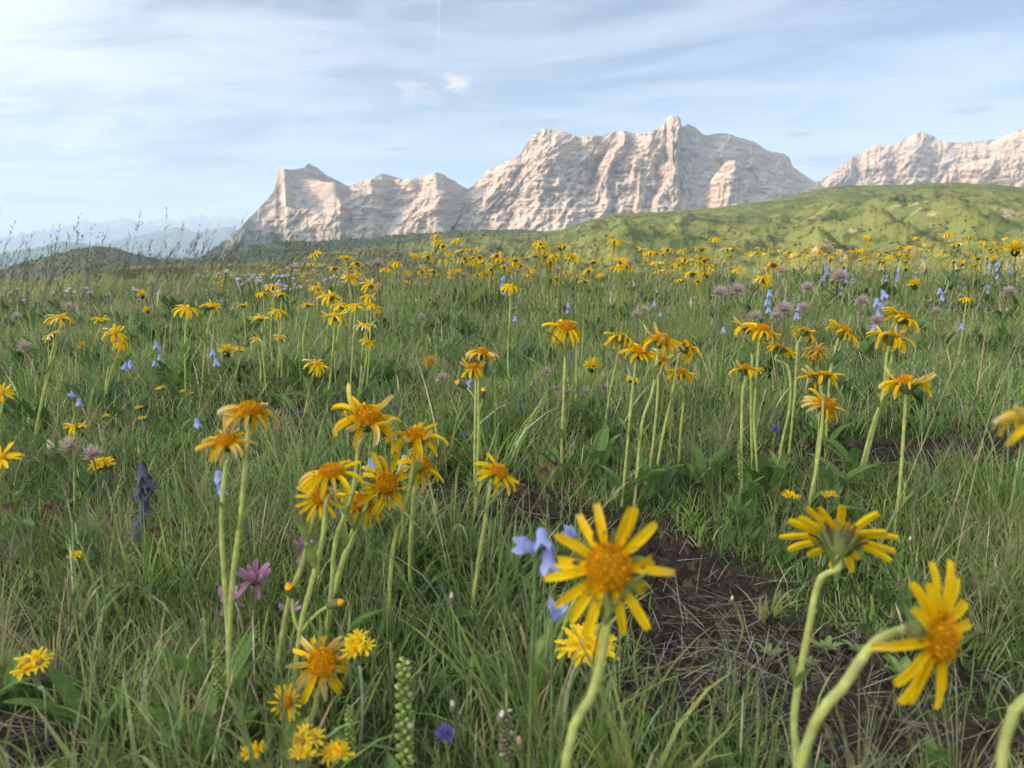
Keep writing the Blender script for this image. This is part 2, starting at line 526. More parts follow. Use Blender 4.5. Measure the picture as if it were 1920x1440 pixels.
ROCK = rock_material('dolomite_rock', 95.0, 110.0)
ROCK_FAR = rock_material('pale_rock', 1300.0, 700.0, 0.5, green=(0.05, 0.065, 0.05))
MASSIF = [(320, 520, 5200), (405, 462, 5500), (440, 437, 5600), (455, 422, 5650), (470, 406, 5850), (495, 381, 5930), (512, 361, 5980), (519, 338, 5990), (521, 320, 5990), (530, 315, 5970), (545, 327, 5930),
          (562, 336, 5885), (595, 339, 5800), (625, 342, 5715), (632, 345, 5720), (642, 351, 5860), (655, 349, 5950), (672, 342, 5900), (695, 336, 5850),
          (737, 337, 5990), (770, 336, 5900), (795, 330, 5920), (817, 324, 5860), (830, 325, 5920), (845, 336, 6150), (870, 351, 6300), (877, 354, 6320),
          (885, 350, 6200), (907, 328, 6080), (915, 318, 6060), (933, 311, 6050), (947, 304, 6040), (977, 289, 6020), (982, 277, 6010), (998, 256, 6000), (1008, 246, 6000), (1020, 241, 6000),
          (1033, 241, 6060), (1044, 241, 6060), (1060, 247, 6060), (1079, 255, 6110), (1089, 259, 6130), (1097, 255, 6080), (1133, 254, 6060), (1148, 249, 6050), (1166, 244, 6050),
          (1184, 249, 6080), (1199, 250, 6080), (1214, 251, 6050), (1228, 244, 6000), (1242, 236, 5970), (1249, 222, 5960), (1256, 217, 5960), (1270, 217, 5975), (1276, 221, 5990), (1278, 236, 6030), (1284, 237, 6080),
          (1290, 233, 6150), (1301, 238, 6250), (1321, 253, 6390), (1345, 251, 6540), (1359, 249, 6620), (1385, 257, 6780), (1418, 267, 6990), (1429, 277, 7060), (1447, 285, 7170),
          (1467, 287, 7290), (1480, 295, 7370), (1487, 313, 7410), (1509, 329, 7530), (1531, 342, 7640), (1560, 357, 7760), (1600, 380, 7900)]
curtain('mountain', MASSIF, 1.25, -260, 190, ROCK, wall=(519, 632, 200), seed=3, lean=[(400, -0.55), (640, -0.55), (900, -0.75), (1100, -0.6), (1260, -0.15), (1330, 0.3), (1600, 0.4)], scree=1.9, cliff=0.45, spur_u=[(400, .5), (640, .5), (860, .6), (920, .85), (1270, .9), (1310, .35), (1480, .35), (1600, .6)])
curtain('mountain', [(528, 330, 5830), (532, 316, 5850), (545, 319, 5930), (560, 316, 6020), (571, 314, 6090), (578, 306, 6130), (595, 314, 6240), (610, 327, 6340), (630, 337, 6460), (645, 345, 6550), (665, 355, 6680)],
        1.5, 300, 50, ROCK, cliff=0.8, scree=1.0, spur=(15, 12, 6), seed=14, jag=0.8)
curtain('mountain', [(680, 345, 6000), (695, 336, 6060), (715, 325, 6150), (735, 330, 6280), (755, 336, 6400), (775, 345, 6500)], 1.5, 300, 40, ROCK, cliff=0.9, scree=1.0, spur=(10, 8, 5), seed=15, jag=0.8)
curtain('mountain', [(1326, 372, 5720), (1333, 337, 5690), (1345, 324, 5670), (1358, 306, 5660), (1368, 301, 5660), (1378, 299, 5665), (1385, 309, 5690), (1388, 331, 5720), (1396, 342, 5760), (1403, 371, 5790), (1408, 395, 5810)],
        1.0, 150, 70, ROCK, cliff=0.25, scree=0.8, q0=0.2, spur=(40, 30, 14), seed=16, jag=1.0, lam=200)
RIGHT = [(1480, 385, 8300), (1525, 346, 8400), (1560, 322, 8500), (1600, 295, 8600), (1640, 271, 8650), (1680, 272, 8700), (1700, 258, 8650), (1715, 252, 8640), (1730, 247, 8640), (1745, 253, 8680), (1760, 262, 8750), (1790, 268, 8800),
         (1830, 265, 8850), (1870, 262, 8800), (1890, 252, 8750), (1920, 239, 8700), (1990, 232, 8800), (2100, 250, 8900), (2250, 240, 9200)]
curtain('mountain', RIGHT, 1.5, -200, 130, ROCK, seed=23, spur=(330, 130, 30), q0=0.45)
curtain('mountain', [(1745, 365, 7100), (1762, 345, 7100), (1778, 318, 7080), (1790, 305, 7080), (1815, 303, 7100), (1840, 300, 7150), (1856, 297, 7150), (1870, 290, 7150), (1890, 284, 7150), (1920, 272, 7200), (2000, 260, 7300), (2150, 290, 7500)],
        1.5, -150, 90, ROCK, seed=29, spur=(240, 110, 26), q0=0.4)
FAR1 = [(-250, 430, 42000), (-100, 440, 42000), (0, 448, 42000), (60, 434, 42000), (100, 429, 42000), (135, 421, 42000), (160, 412, 42000), (180, 418, 42000), (205, 415, 42000), (232, 407, 42000), (250, 412, 42000), (270, 418, 42000), (300, 410, 42000),
        (330, 413, 42000), (350, 408, 42000), (375, 401, 42000), (390, 407, 42000), (410, 403, 42000), (432, 402, 42000), (450, 412, 42000), (500, 425, 42000), (600, 440, 42000)]
curtain('mountain', FAR1, 1.5, -900, 70, ROCK_FAR, seed=41, spur=(900, 400, 90), lam=2600, jag=4.0, cliff=0.8, scree=1.6)
FAR2 = [(120, 470, 24000), (200, 455, 24000), (260, 442, 24000), (300, 432, 24000), (335, 426, 24000), (370, 436, 24000), (400, 430, 24000), (430, 425, 24000), (470, 440, 24000), (520, 440, 24000), (620, 460, 24000)]
curtain('mountain', FAR2, 1.5, -900, 60, ROCK_FAR, seed=47, spur=(600, 260, 60), lam=1700, jag=3.0, cliff=0.8, scree=1.6)
FOREST_ROCK = rock_material('wooded_slope', 900.0, 100.0, 0.7)
curtain('mountain', [(-260, 500, 17000), (-60, 478, 17000), (0, 476, 17000), (70, 464, 17000), (115, 452, 17000), (160, 456, 17000), (230, 470, 17000), (330, 480, 17000), (460, 490, 17000)],
        2.0, -900, 50, FOREST_ROCK, seed=53, spur=(400, 160, 30), lam=1200, jag=1.2, cliff=1.5, scree=2.0)


# ------------------------------------------------------------------ green hills between the meadow and the mountains
def grass_hill_material(name, dark=0.0):
    m, t = mat(name)
    geo = t.n('ShaderNodeNewGeometry')
    pos = geo.outputs['Position']
    sn = t.n('ShaderNodeSeparateXYZ', {0: geo.outputs['Normal']})
    n1 = t.noise(pos, 0.008, 6, 0.62)
    n2 = t.noise(pos, 0.045, 5, 0.65)
    c = t.ramp(n1, [(0.30, (0.066, 0.098, 0.030)), (0.46, (0.118, 0.146, 0.044)), (0.60, (0.160, 0.174, 0.058)), (0.76, (0.21, 0.190, 0.085))])
    c = t.mix(t.map(n2, 0.51, 0.62, 0, 0.85), c, (0.030, 0.052, 0.016))
    n4 = t.noise(pos, 0.16, 4, 0.7)
    c = t.mix(t.map(n4, 0.45, 0.70, 0, 0.55), c, (0.055, 0.075, 0.022))
    n3 = t.noise(pos, 0.018, 5, 0.7)
    bare = t.m('MULTIPLY', t.map(n3, 0.60, 0.68), t.map(sn.outputs[2], 0.97, 0.88))
    c = t.mix(bare, c, (0.30, 0.25, 0.17))
    if dark:
        c = t.mix(dark, c, (0.020, 0.036, 0.016))
    bmp = t.n('ShaderNodeBump', {'Strength': 0.9, 'Distance': 3.5, 'Height': t.m('ADD', n2, t.m('MULTIPLY', n4, 0.4))})
    bs = t.n('ShaderNodeBsdfPrincipled', {'Base Color': c, 'Roughness': 0.95, 'Specular IOR Level': 0.1, 'Normal': bmp.outputs[0]})
    finish(t, bs.outputs[0])
    return m


HILL_SURF = {}


def hill(name, pts, du, near, znear, rows, material, bump=(40, 26, 6.5), lam=330., p=1.0, seed=1, jag=0.4, back=500.):
    u = np.arange(pts[0][0], pts[-1][0] + du, du)
    v = interp(pts, u, 1) - jag * fbm(u / 12.0, u * 0 + seed, 4, seed)
    D = interp(pts, u, 2)
    az, el = ang_np(u, v)
    Zc = np.tan(el) * D + CAMZ
    s = np.linspace(0, 1, rows)[:, None]
    rho = near + (D[None, :] - near) * s
    X, Y = rho * np.sin(az)[None, :], rho * np.cos(az)[None, :]
    wx = X + 0.25 * lam * fbm(X / lam, Y / lam, 2, seed + 3)
    wy = Y + 0.25 * lam * fbm(X / lam, Y / lam, 2, seed + 5)
    b = bump[0] * (ridged(wx / lam, wy / (lam * 1.5), 2, seed + 7) - 0.62) * 1.4 + bump[1] * (0.45 * ridged(wx / (lam * .33), wy / (lam * .42), 2, seed + 11) + 0.5 * fbm(wx / (lam * .30), wy / (lam * .36), 3, seed + 13) + .25) + bump[2] * fbm(X / 46, Y / 46, 5, seed + 15, gain=.58)
    env = sstep(1.0, 0.55, s) * 0.96 + 0.04
    env = env * (0.4 + 0.6 * sstep(500, 1000, u))[None, :] if pts is MAIN_HILL else env
    Z = znear + (Zc[None, :] - znear) * s ** p + (b - bump[1] * 0.5) * env
    nb = 14
    tb = np.linspace(0, 1, nb + 1)[1:, None]
    rb = D[None, :] + back * tb
    Zb = Zc[None, :] - 0.35 * back * tb ** 1.5 + 4 * fbm(rb / 60, u[None, :] / 30, 3, seed) * tb
    Z = np.concatenate([Z, Zb], 0)
    rho = np.concatenate([rho, rb], 0)
    AZ = np.broadcast_to(az[None, :], rho.shape)
    V = np.stack([rho * np.sin(AZ), rho * np.cos(AZ), Z], -1)
    HILL_SURF[name if name not in HILL_SURF else name + str(len(HILL_SURF))] = V
    o = mesh_np(name, V.reshape(-1, 3), grid_faces(*rho.shape), material)
    tag(o, kind='structure')
    return o


HILLM = grass_hill_material('alpine_pasture')
HILLD = grass_hill_material('wooded_pasture', 0.55)
MAIN_HILL = [(330, 520, 1150), (480, 490, 1200), (560, 478, 1250), (690, 464, 1350), (740, 457, 1400), (850, 441, 1500), (950, 438, 1550), (1050, 432, 1600), (1100, 415, 1650), (1150, 400, 1700), (1250, 397, 1750), (1350, 388, 1800),
             (1450, 375, 1850), (1520, 358, 1900), (1560, 350, 1950), (1600, 347, 2000), (1700, 346, 2050), (1800, 343, 2050), (1860, 347, 2000), (1920, 352, 2000), (2050, 345, 2000), (2300, 360, 2000)]
hill('hill', MAIN_HILL, 2.2, 420, -55, 150, HILLM, seed=61)
hill('hill', [(330, 520, 2500), (430, 470, 2600), (520, 452, 2700), (600, 452, 2800), (680, 447, 2900), (760, 440, 3000), (860, 432, 3100), (980, 430, 3200), (1100, 440, 3200)], 3.0, 1500, -160, 60, HILLD, seed=67, bump=(30, 14, 4), lam=340)
hill('hill', [(-420, 520, 2800), (-100, 520, 2900), (0, 506, 3000), (40, 492, 3000), (90, 480, 3000), (140, 467, 3000), (180, 461, 3000), (215, 464, 3000), (250, 476, 3000), (300, 486, 3000), (400, 486, 3000), (520, 492, 3000), (640, 500, 3000)],
     3.0, 1300, -280, 60, HILLD, seed=71, bump=(24, 10, 5), lam=400)
hill('hill', [(-420, 545, 260), (-100, 540, 260), (120, 516, 270), (200, 503, 280), (300, 496, 290), (400, 494, 300), (480, 495, 300), (560, 500, 300), (760, 500, 300), (900, 510, 300)],
     3.0, 120, -19, 40, HILLM, seed=73, bump=(2.0, 0.8, 0.3), lam=60, back=200)
# unseen shoulder behind the camera, added to keep the low sun off the meadow
_c = Vector((SUN_DIR.x, SUN_DIR.y, 0)).normalized()
_n = Vector((-_c.y, _c.x, 0))
_s, _w = np.meshgrid(np.linspace(22, 150, 50), np.linspace(-90, 90, 60))
_h = 21.5 * sstep(22, 64, _s) * (1 - sstep(90, 150, _s)) * (1 - sstep(30, 88, np.abs(_w))) + 1.6 * fbm(_s / 14, _w / 14, 4, 81) * sstep(22, 50, _s) - 3.0
_V = np.stack([_c.x * _s + _n.x * _w, _c.y * _s + _n.y * _w, _h], -1).reshape(-1, 3)
tag(mesh_np('hill', _V, grid_faces(60, 50), HILLM), kind='structure')


def build_woods():
    """dwarf pines and spruces on the hills, too far to tell apart"""
    r = np.random.default_rng(5)
    P = []
    for (key, V), n, hmin, hmax, thr in zip(HILL_SURF.items(), (6500, 4600, 3600), (0.8, 3.5, 4), (2.6, 8, 9), (0.12, -0.25, -0.2)):
        nr, nc, _ = V.shape
        k = 0
        i = r.integers(0, nr - 15, n * 6)
        j = r.integers(0, nc - 1, n * 6)
        f = r.random((2, n * 6))
        p = V[i, j] * (1 - f[0])[:, None] + V[i + 1, j] * f[0][:, None]
        p = p + (V[i, j + 1] - V[i, j]) * f[1][:, None]
        d = fbm(p[:, 0] / 140, p[:, 1] / 140, 3, 91)
        ok = np.where(d + 0.15 * r.normal(size=len(d)) > thr)[0][:n]
        h = r.uniform(hmin, hmax, len(ok))
        P.append(np.concatenate([p[ok], h[:, None]], 1))
    P = np.concatenate(P)
    N = len(P)
    # each: an irregular double cone of 6 sides
    k = 6
    a = np.arange(k) * 2 * np.pi / k
    ring = np.stack([np.cos(a), np.sin(a)], -1)
    V = np.zeros((N, 2 * k + 1, 3))
    jit = r.uniform(0.7, 1.3, (N, k, 1))
    w = P[:, 3:4] * r.uniform(0.35, 0.75, (N, 1))
    V[:, :k, :2] = ring[None] * jit * w[:, None]
    V[:, :k, 2] = 0.0
    V[:, k:2 * k, :2] = ring[None] * jit[:, ::-1] * w[:, None] * 0.78
    V[:, k:2 * k, 2] = P[:, 3:4] * 0.6
    V[:, k:2 * k, :2] += r.normal(0, 0.12, (N, k, 2)) * w[:, None]
    V[:, 2 * k, 2] = P[:, 3]
    V += P[:, None, :3]
    base = np.arange(N)[:, None, None] * (2 * k + 1)
    q = np.array([[i, (i + 1) % k, k + (i + 1) % k, k + i] for i in range(k)])
    t3 = np.array([[k + i, k + (i + 1) % k, 2 * k] for i in range(k)])
    m, t = mat('conifer_green')
    geo = t.n('ShaderNodeNewGeometry')
    c = t.mix(t.n('ShaderNodeObjectInfo').outputs['Random'], (0.018, 0.034, 0.014), (0.03, 0.05, 0.018))
    c = t.ramp(t.noise(geo.outputs['Position'], 0.05, 3, 0.6), [(0.3, (0.014, 0.028, 0.011)), (0.7, (0.040, 0.060, 0.020))])
    bs = t.n('ShaderNodeBsdfPrincipled', {'Base Color': c, 'Roughness': 0.9, 'Specular IOR Level': 0.1})
    finish(t, bs.outputs[0])
    o = mesh_np('far_woods', V.reshape(-1, 3), [(base + q[None]).reshape(-1, 4), (base + t3[None]).reshape(-1, 3)], m)
    tag(o, 'dark conifers and scrub scattered over the far green hills', 'trees', kind='stuff')


build_woods()


def build_haze():
    x, y0, y1, z0, z1 = 62000, -2000, 64000, -1100, 2350
    V = [(-x, y0, z0), (x, y0, z0), (x, y1, z0), (-x, y1, z0), (-x, y0, z1), (x, y0, z1), (x, y1, z1), (-x, y1, z1)]
    F = [(0, 3, 2, 1), (4, 5, 6, 7), (0, 1, 5, 4), (1, 2, 6, 5), (2, 3, 7, 6), (3, 0, 4, 7)]
    m, t = mat('haze_air')
    vol = t.n('ShaderNodeVolumePrincipled', {'Color': (0.55, 0.75, 1.0, 1), 'Density': HAZE, 'Anisotropy': 0.0})
    t.n('ShaderNodeOutputMaterial', {'Volume': vol.outputs[0]})
    o = mesh_np('haze', np.array(V, float), np.array(F), m, smooth=False)
    tag(o, 'thin blue evening haze over the valley', 'haze', kind='stuff')


HAZE = 4.4e-5
# ------------------------------------------------------------------ grass and ground cover
def leaf_material(name, rough=0.55, trans=0.35, spec=0.25, var=0.25, boost=1.0):
    """plant surface coloured by the tint attribute, partly translucent"""
    m, t = mat(name)
    at = t.n('ShaderNodeAttribute', attribute_name='tint')
    geo = t.n('ShaderNodeNewGeometry')
    nz = t.noise(geo.outputs['Position'], 90, 3, 0.6)
    f = t.map(nz, 0.3, 0.7, 1 - var, 1 + var, smooth=False)
    c = t.n('ShaderNodeVectorMath', {0: at.outputs[0], 3: t.m('MULTIPLY', f, boost)}, operation='SCALE').outputs[0]
    bs = t.n('ShaderNodeBsdfPrincipled', {'Base Color': c, 'Roughness': rough, 'Specular IOR Level': spec})
    tr = t.n('ShaderNodeBsdfTranslucent', {0: c})
    mx = t.n('ShaderNodeMixShader', {0: trans, 1: bs.outputs[0], 2: tr.outputs[0]})
    finish(t, mx.outputs[0])
    return m


GRASS_M = leaf_material('grass_blade', trans=0.45, boost=2.2)
PLANT_M = leaf_material('plant_green', 0.6, 0.40, boost=1.5)
PETAL_M = leaf_material('petal', 0.75, 0.40, 0.06, 0.10, boost=1.08)
DRY_M = leaf_material('dry_straw', 0.8, 0.3, 0.1, boost=1.2)
SOIL_M = leaf_material('moss_crumb', 0.95, 0.0, 0.05, 0.3)


def blades(base, az, L, lean, bend, width, col, K=4, tipcol=None, prof=None, droop_pow=1.3, side_rand=True, r=None):
    """strips of K segments growing from base; returns V, quads, tris, colours"""
    N = len(base)
    r = r or rng
    k = np.arange(K + 1) / K
    th = lean[:, None] + bend[:, None] * k[None, :] ** droop_pow
    step = (L / K)[:, None]
    sx = np.sin(th) * step
    sz = np.cos(th) * step
    h = np.concatenate([np.zeros((N, 1)), np.cumsum((sx[:, :-1] + sx[:, 1:]) / 2, 1)], 1)
    z = np.concatenate([np.zeros((N, 1)), np.cumsum((sz[:, :-1] + sz[:, 1:]) / 2, 1)], 1)
    C = np.stack([base[:, 0:1] + h * np.cos(az)[:, None], base[:, 1:2] + h * np.sin(az)[:, None], base[:, 2:3] + z], -1)
    sa = az + math.pi / 2 + (r.normal(0, 0.7, N) if side_rand else 0)
    S = np.stack([np.cos(sa), np.sin(sa), np.zeros(N)], -1)[:, None, :]
    prof = np.array(prof if prof is not None else [0.75, 1.0, 0.9, 0.62, 0.0]) if K == 4 else np.interp(k, [0, .3, .7, 1], [.8, 1, .75, 0])
    w = width[:, None, None] * 0.5 * prof[None, :, None]
    left, right = C[:, :-1] - S * w[:, :-1], C[:, :-1] + S * w[:, :-1]
    V = np.concatenate([np.stack([left, right], 2).reshape(N, 2 * K, 3), C[:, -1:]], 1)
    nv = 2 * K + 1
    b = (np.arange(N) * nv)[:, None, None]
    q = np.array([[2 * i, 2 * i + 1, 2 * i + 3, 2 * i + 2] for i in range(K - 1)])
    t3 = np.array([[2 * K - 2, 2 * K - 1, 2 * K]])
    tc = col if tipcol is None else tipcol
    f = np.concatenate([np.repeat(k[:-1], 2), [1.0]])[None, :, None]
    CC = col[:, None, :] * (1 - f) + tc[:, None, :] * f
    return V.reshape(-1, 3), (b + q[None]).reshape(-1, 4), (b + t3[None]).reshape(-1, 3), CC.reshape(-1, 3)


class Acc:
    def __init__(self):
        self.V, self.Q, self.T, self.C, self.n = [], [], [], [], 0

    def add(self, V, Q, T, C):
        self.V.append(V)
        if Q is not None and len(Q): self.Q.append(Q + self.n)
        if T is not None and len(T): self.T.append(T + self.n)
        self.C.append(C)
        self.n += len(V)

    def build(self, name, m, smooth=False, **k):
        F = []
        if self.Q: F.append(np.concatenate(self.Q))
        if self.T: F.append(np.concatenate(self.T))
        return mesh_np(name, np.concatenate(self.V), F, m, smooth=smooth, col=np.concatenate(self.C), **k)


def scatter(n, r0, r1, half=47, r=None):
    r = r or rng
    q = np.sqrt(r.uniform(r0 ** 2, r1 ** 2, n))
    a = r.uniform(R(-half), R(half), n)
    return q * np.sin(a), q * np.cos(a)


GREENS = np.array([(0.094, 0.148, 0.036), (0.128, 0.172, 0.044), (0.070, 0.120, 0.034), (0.160, 0.188, 0.060), (0.095, 0.146, 0.064), (0.060, 0.098, 0.030), (0.140, 0.166, 0.078)])
STRAW = np.array([(0.34, 0.30, 0.17), (0.26, 0.21, 0.12), (0.40, 0.36, 0.25), (0.22, 0.17, 0.11)])


def pick_cols(n, dry, r, patch=None):
    c = GREENS[r.integers(0, len(GREENS), n)] * r.uniform(0.75, 1.25, (n, 1))
    d = r.random(n) < dry
    c[d] = STRAW[r.integers(0, len(STRAW), d.sum())] * r.uniform(0.7, 1.1, (d.sum(), 1))
    return c


def build_grass():
    r = np.random.default_rng(21)
    acc = Acc()
    # (tufts, r0, r1, blades per tuft, length, width, spread, segments, dryness)
    for nt, r0, r1, bp, L0, w0, spread, K, dry in ((1900, .30, 1.7, 21, .062, .0019, .042, 4, .065), (5200, 1.7, 4.2, 16, .070, .0026, .055, 4, .11), (9500, 4.2, 13.0, 12, .088, .0055, .10, 3, .27)):
        x, y = scatter(nt, r0, r1, r=r)
        keep = r.random(nt) > bare_mask(x, y) * 1.0 - 0.02
        x, y = x[keep], y[keep]
        n = len(x)
        dens = 0.6 + 0.8 * (fbm(x * 1.7, y * 1.7, 3, 41) + 0.45)
        tl = L0 * np.clip(dens, 0.45, 1.5) * np.exp(r.normal(-.05, .34, n))
        tw = w0 * r.uniform(0.55, 1.25, n)
        broad = r.random(n) < (0.13 if r1 < 2 else 0.05)
        tw[broad] *= 1.9
        tl[broad] *= 1.25
        tdry = np.clip(dry * r.uniform(0.1, 2.2, n), 0, 0.9)
        tcol = GREENS[r.integers(0, len(GREENS), n)] * r.uniform(0.75, 1.2, (n, 1))
        i = np.repeat(np.arange(n), bp)
        N = len(i)
        az = r.uniform(0, 2 * np.pi, N)
        rad = spread * np.sqrt(r.random(N)) * r.uniform(0.3, 1.6, n)[i]
        bx, by = x[i] + rad * np.cos(az), y[i] + rad * np.sin(az)
        ok = r.random(N) > bare_mask(bx, by) * 0.97
        i, az, bx, by = i[ok], az[ok], bx[ok], by[ok]
        N = len(i)
        base = np.stack([bx, by, ground_z(bx, by) - 0.006], -1)
        az = az + r.normal(0, 0.6, N)
        lean = np.abs(r.normal(0.18, 0.28, N))
        bend = np.abs(r.normal(0.7, 0.6, N))
        L = tl[i] * r.uniform(0.45, 1.25, N)
        col = tcol[i] * r.uniform(0.8, 1.2, (N, 1))
        d = r.random(N) < tdry[i]
        col[d] = STRAW[r.integers(0, 4, d.sum())] * r.uniform(0.6, 1.05, (d.sum(), 1))
        tip = col * 1.1 + np.array([0.02, 0.012, 0.0])
        acc.add(*blades(base, az, L, lean, bend, tw[i] * r.uniform(.7, 1.3, N), col, K, tip, r=r))
    # fine wiry fescue: many hair-thin arching blades
    for nt, r0, r1, bp, wd in ((330, .45, 1.9, 44, .0009), (420, 1.9, 4.0, 26, .0016)):
        x, y = scatter(nt, r0, r1, r=r)
        ok = bare_mask(x, y) < .4
        x, y = x[ok], y[ok]
        n = len(x)
        i = np.repeat(np.arange(n), bp)
        N = len(i)
        az = r.uniform(0, 6.28, N)
        rad = .012 * np.sqrt(r.random(N))
        bx, by = x[i] + rad * np.cos(az), y[i] + rad * np.sin(az)
        base = np.stack([bx, by, ground_z(bx, by) - .005], -1)
        tc = np.array([(0.085, 0.115, 0.045), (0.14, 0.145, 0.07), (0.20, 0.18, 0.10), (0.07, 0.10, 0.05)])[r.integers(0, 4, n)]
        acc.add(*blades(base, az, (r.uniform(.07, .15, n))[i] * r.uniform(.5, 1.1, N), np.abs(r.normal(.25, .2, N)), np.abs(r.normal(.9, .5, N)), np.full(N, wd), tc[i] * r.uniform(.7, 1.3, (N, 1)), 4, r=r))
    # short filler turf
    for n, r0, r1, L0, w0 in ((11000, .30, 2.0, .045, .0018), (16000, 2.0, 4.5, .07, .0035), (16000, 4.5, 12.5, .10, .009)):
        x, y = scatter(n, r0, r1, r=r)
        ok = r.random(n) > bare_mask(x, y) * 0.95
        x, y = x[ok], y[ok]
        n = len(x)
        base = np.stack([x, y, ground_z(x, y) - 0.005], -1)
        col = pick_cols(n, 0.12, r)
        acc.add(*blades(base, r.uniform(0, 6.28, n), L0 * r.uniform(.5, 1.6, n), np.abs(r.normal(.3, .3, n)), r.normal(.6, .5, n), w0 * r.uniform(.6, 1.3, n), col, 3, r=r))
    o = acc.build('grass', GRASS_M)
    tag(o, 'fine green and straw coloured meadow grass', 'grass', kind='stuff')


def build_seed_grass():
    """tall flowering grass: thin culms with loose nodding panicles"""
    r = np.random.default_rng(33)
    acc = Acc()
    sets = []
    x, y = scatter(2600, 3.6, 10.5, r=r)
    k = (x / y < -0.02 + r.normal(0, .13, len(x)))
    sets.append((x[k], y[k], .36, .64, np.array([0.17, 0.155, 0.13]), 1.0))
    x, y = scatter(1300, 1.4, 11.0, r=r)
    sets.append((x, y, .18, .32, np.array([0.20, 0.17, 0.10]), 0.75))
    x, y = scatter(150, .75, 2.4, r=r)
    sets.append((x, y, .16, .34, np.array([0.26, 0.25, 0.13]), 0.6))
    for x, y, l0, l1, c, pan in sets:
        n = len(x)
        base = np.stack([x, y, ground_z(x, y) - .005], -1)
        az = r.normal(0.15, 0.55, n)
        L = r.uniform(l0, l1, n)
        lean = np.abs(r.normal(.24, .13, n))
        bend = np.abs(r.normal(.40, .22, n))
        dist = np.hypot(x, y)
        wd = np.maximum(.0012, dist * .00040)
        col = c[None] * r.uniform(.6, 1.35, (n, 1))
        K = 6
        V, Q, T, C = blades(base, az, L, lean, bend, wd, col, K, r=r)
        acc.add(V, Q, T, C)
        cen = (V.reshape(n, 2 * K + 1, 3)[:, 0:2 * K:2] + V.reshape(n, 2 * K + 1, 3)[:, 1:2 * K:2]) / 2
        top = V.reshape(n, 2 * K + 1, 3)[:, -1]
        ns = 15
        f = r.uniform(0, 1, (n, ns)) ** 0.8
        p0 = cen[:, -2][:, None] * (1 - f[..., None]) + top[:, None] * f[..., None]
        p0 = p0.reshape(-1, 3)
        m = len(p0)
        sc = np.repeat(L, ns) * 0.085 * pan * (1.25 - f.ravel())
        acc.add(*blades(p0, np.repeat(az, ns) + r.normal(0, .9, m), sc * r.uniform(.5, 1.2, m), r.uniform(.2, 1.1, m), r.normal(.5, .4, m), np.repeat(np.maximum(.0016, dist * .00085), ns),
                        np.repeat(col, ns, 0) * r.uniform(.7, 1.3, (m, 1)), 2, r=r))
    o = acc.build('seed_grass', DRY_M)
    tag(o, 'tall thin flowering grass with nodding dark seed heads', 'grass', kind='stuff')


def leaf_strip(r, n, x, y, z, L, W, col, az, lean, bend, K=4):
    base = np.stack([x, y, z], -1)
    return blades(base, az, L, lean, bend, W, col, K, prof=[0.35, 0.9, 1.0, 0.72, 0.0], side_rand=False, r=r)


def build_ground_cover():
    r = np.random.default_rng(45)
    acc = Acc()
    for nc, r0, r1, L0, per in ((620, .4, 1.8, .030, 8), (900, 1.8, 4.5, .055, 8), (700, 4.5, 9, .09, 7)):
        x, y = scatter(nc, r0, r1, r=r)
        ok = (fbm(x * 1.3, y * 1.3, 2, 51) > -0.15) & (bare_mask(x, y) < .05) & (bare_mask(x, y + .05) < .3)
        x, y = x[ok], y[ok]
        n = len(x)
        i = np.repeat(np.arange(n), per)
        N = len(i)
        az = r.uniform(0, 6.28, N)
        px, py = x[i] + .012 * np.cos(az), y[i] + .012 * np.sin(az)
        col = (np.array([(0.060, 0.115, 0.028), (0.085, 0.135, 0.034), (0.05, 0.095, 0.035)])[r.integers(0, 3, n)])[i] * r.uniform(.75, 1.25, (N, 1))
        L = (L0 * r.uniform(.6, 1.7, n))[i] * r.uniform(.7, 1.2, N)
        acc.add(*leaf_strip(r, N, px, py, ground_z(px, py) + r.uniform(0, .02, N), L, L * r.uniform(.20, .34, N), col, az, r.uniform(.3, 1.0, N), r.uniform(.1, .8, N)))
    o = acc.build('ground_cover', PLANT_M, smooth=True)
    tag(o, 'low broad green leaves spreading between the grass tufts', 'leaves', kind='stuff')


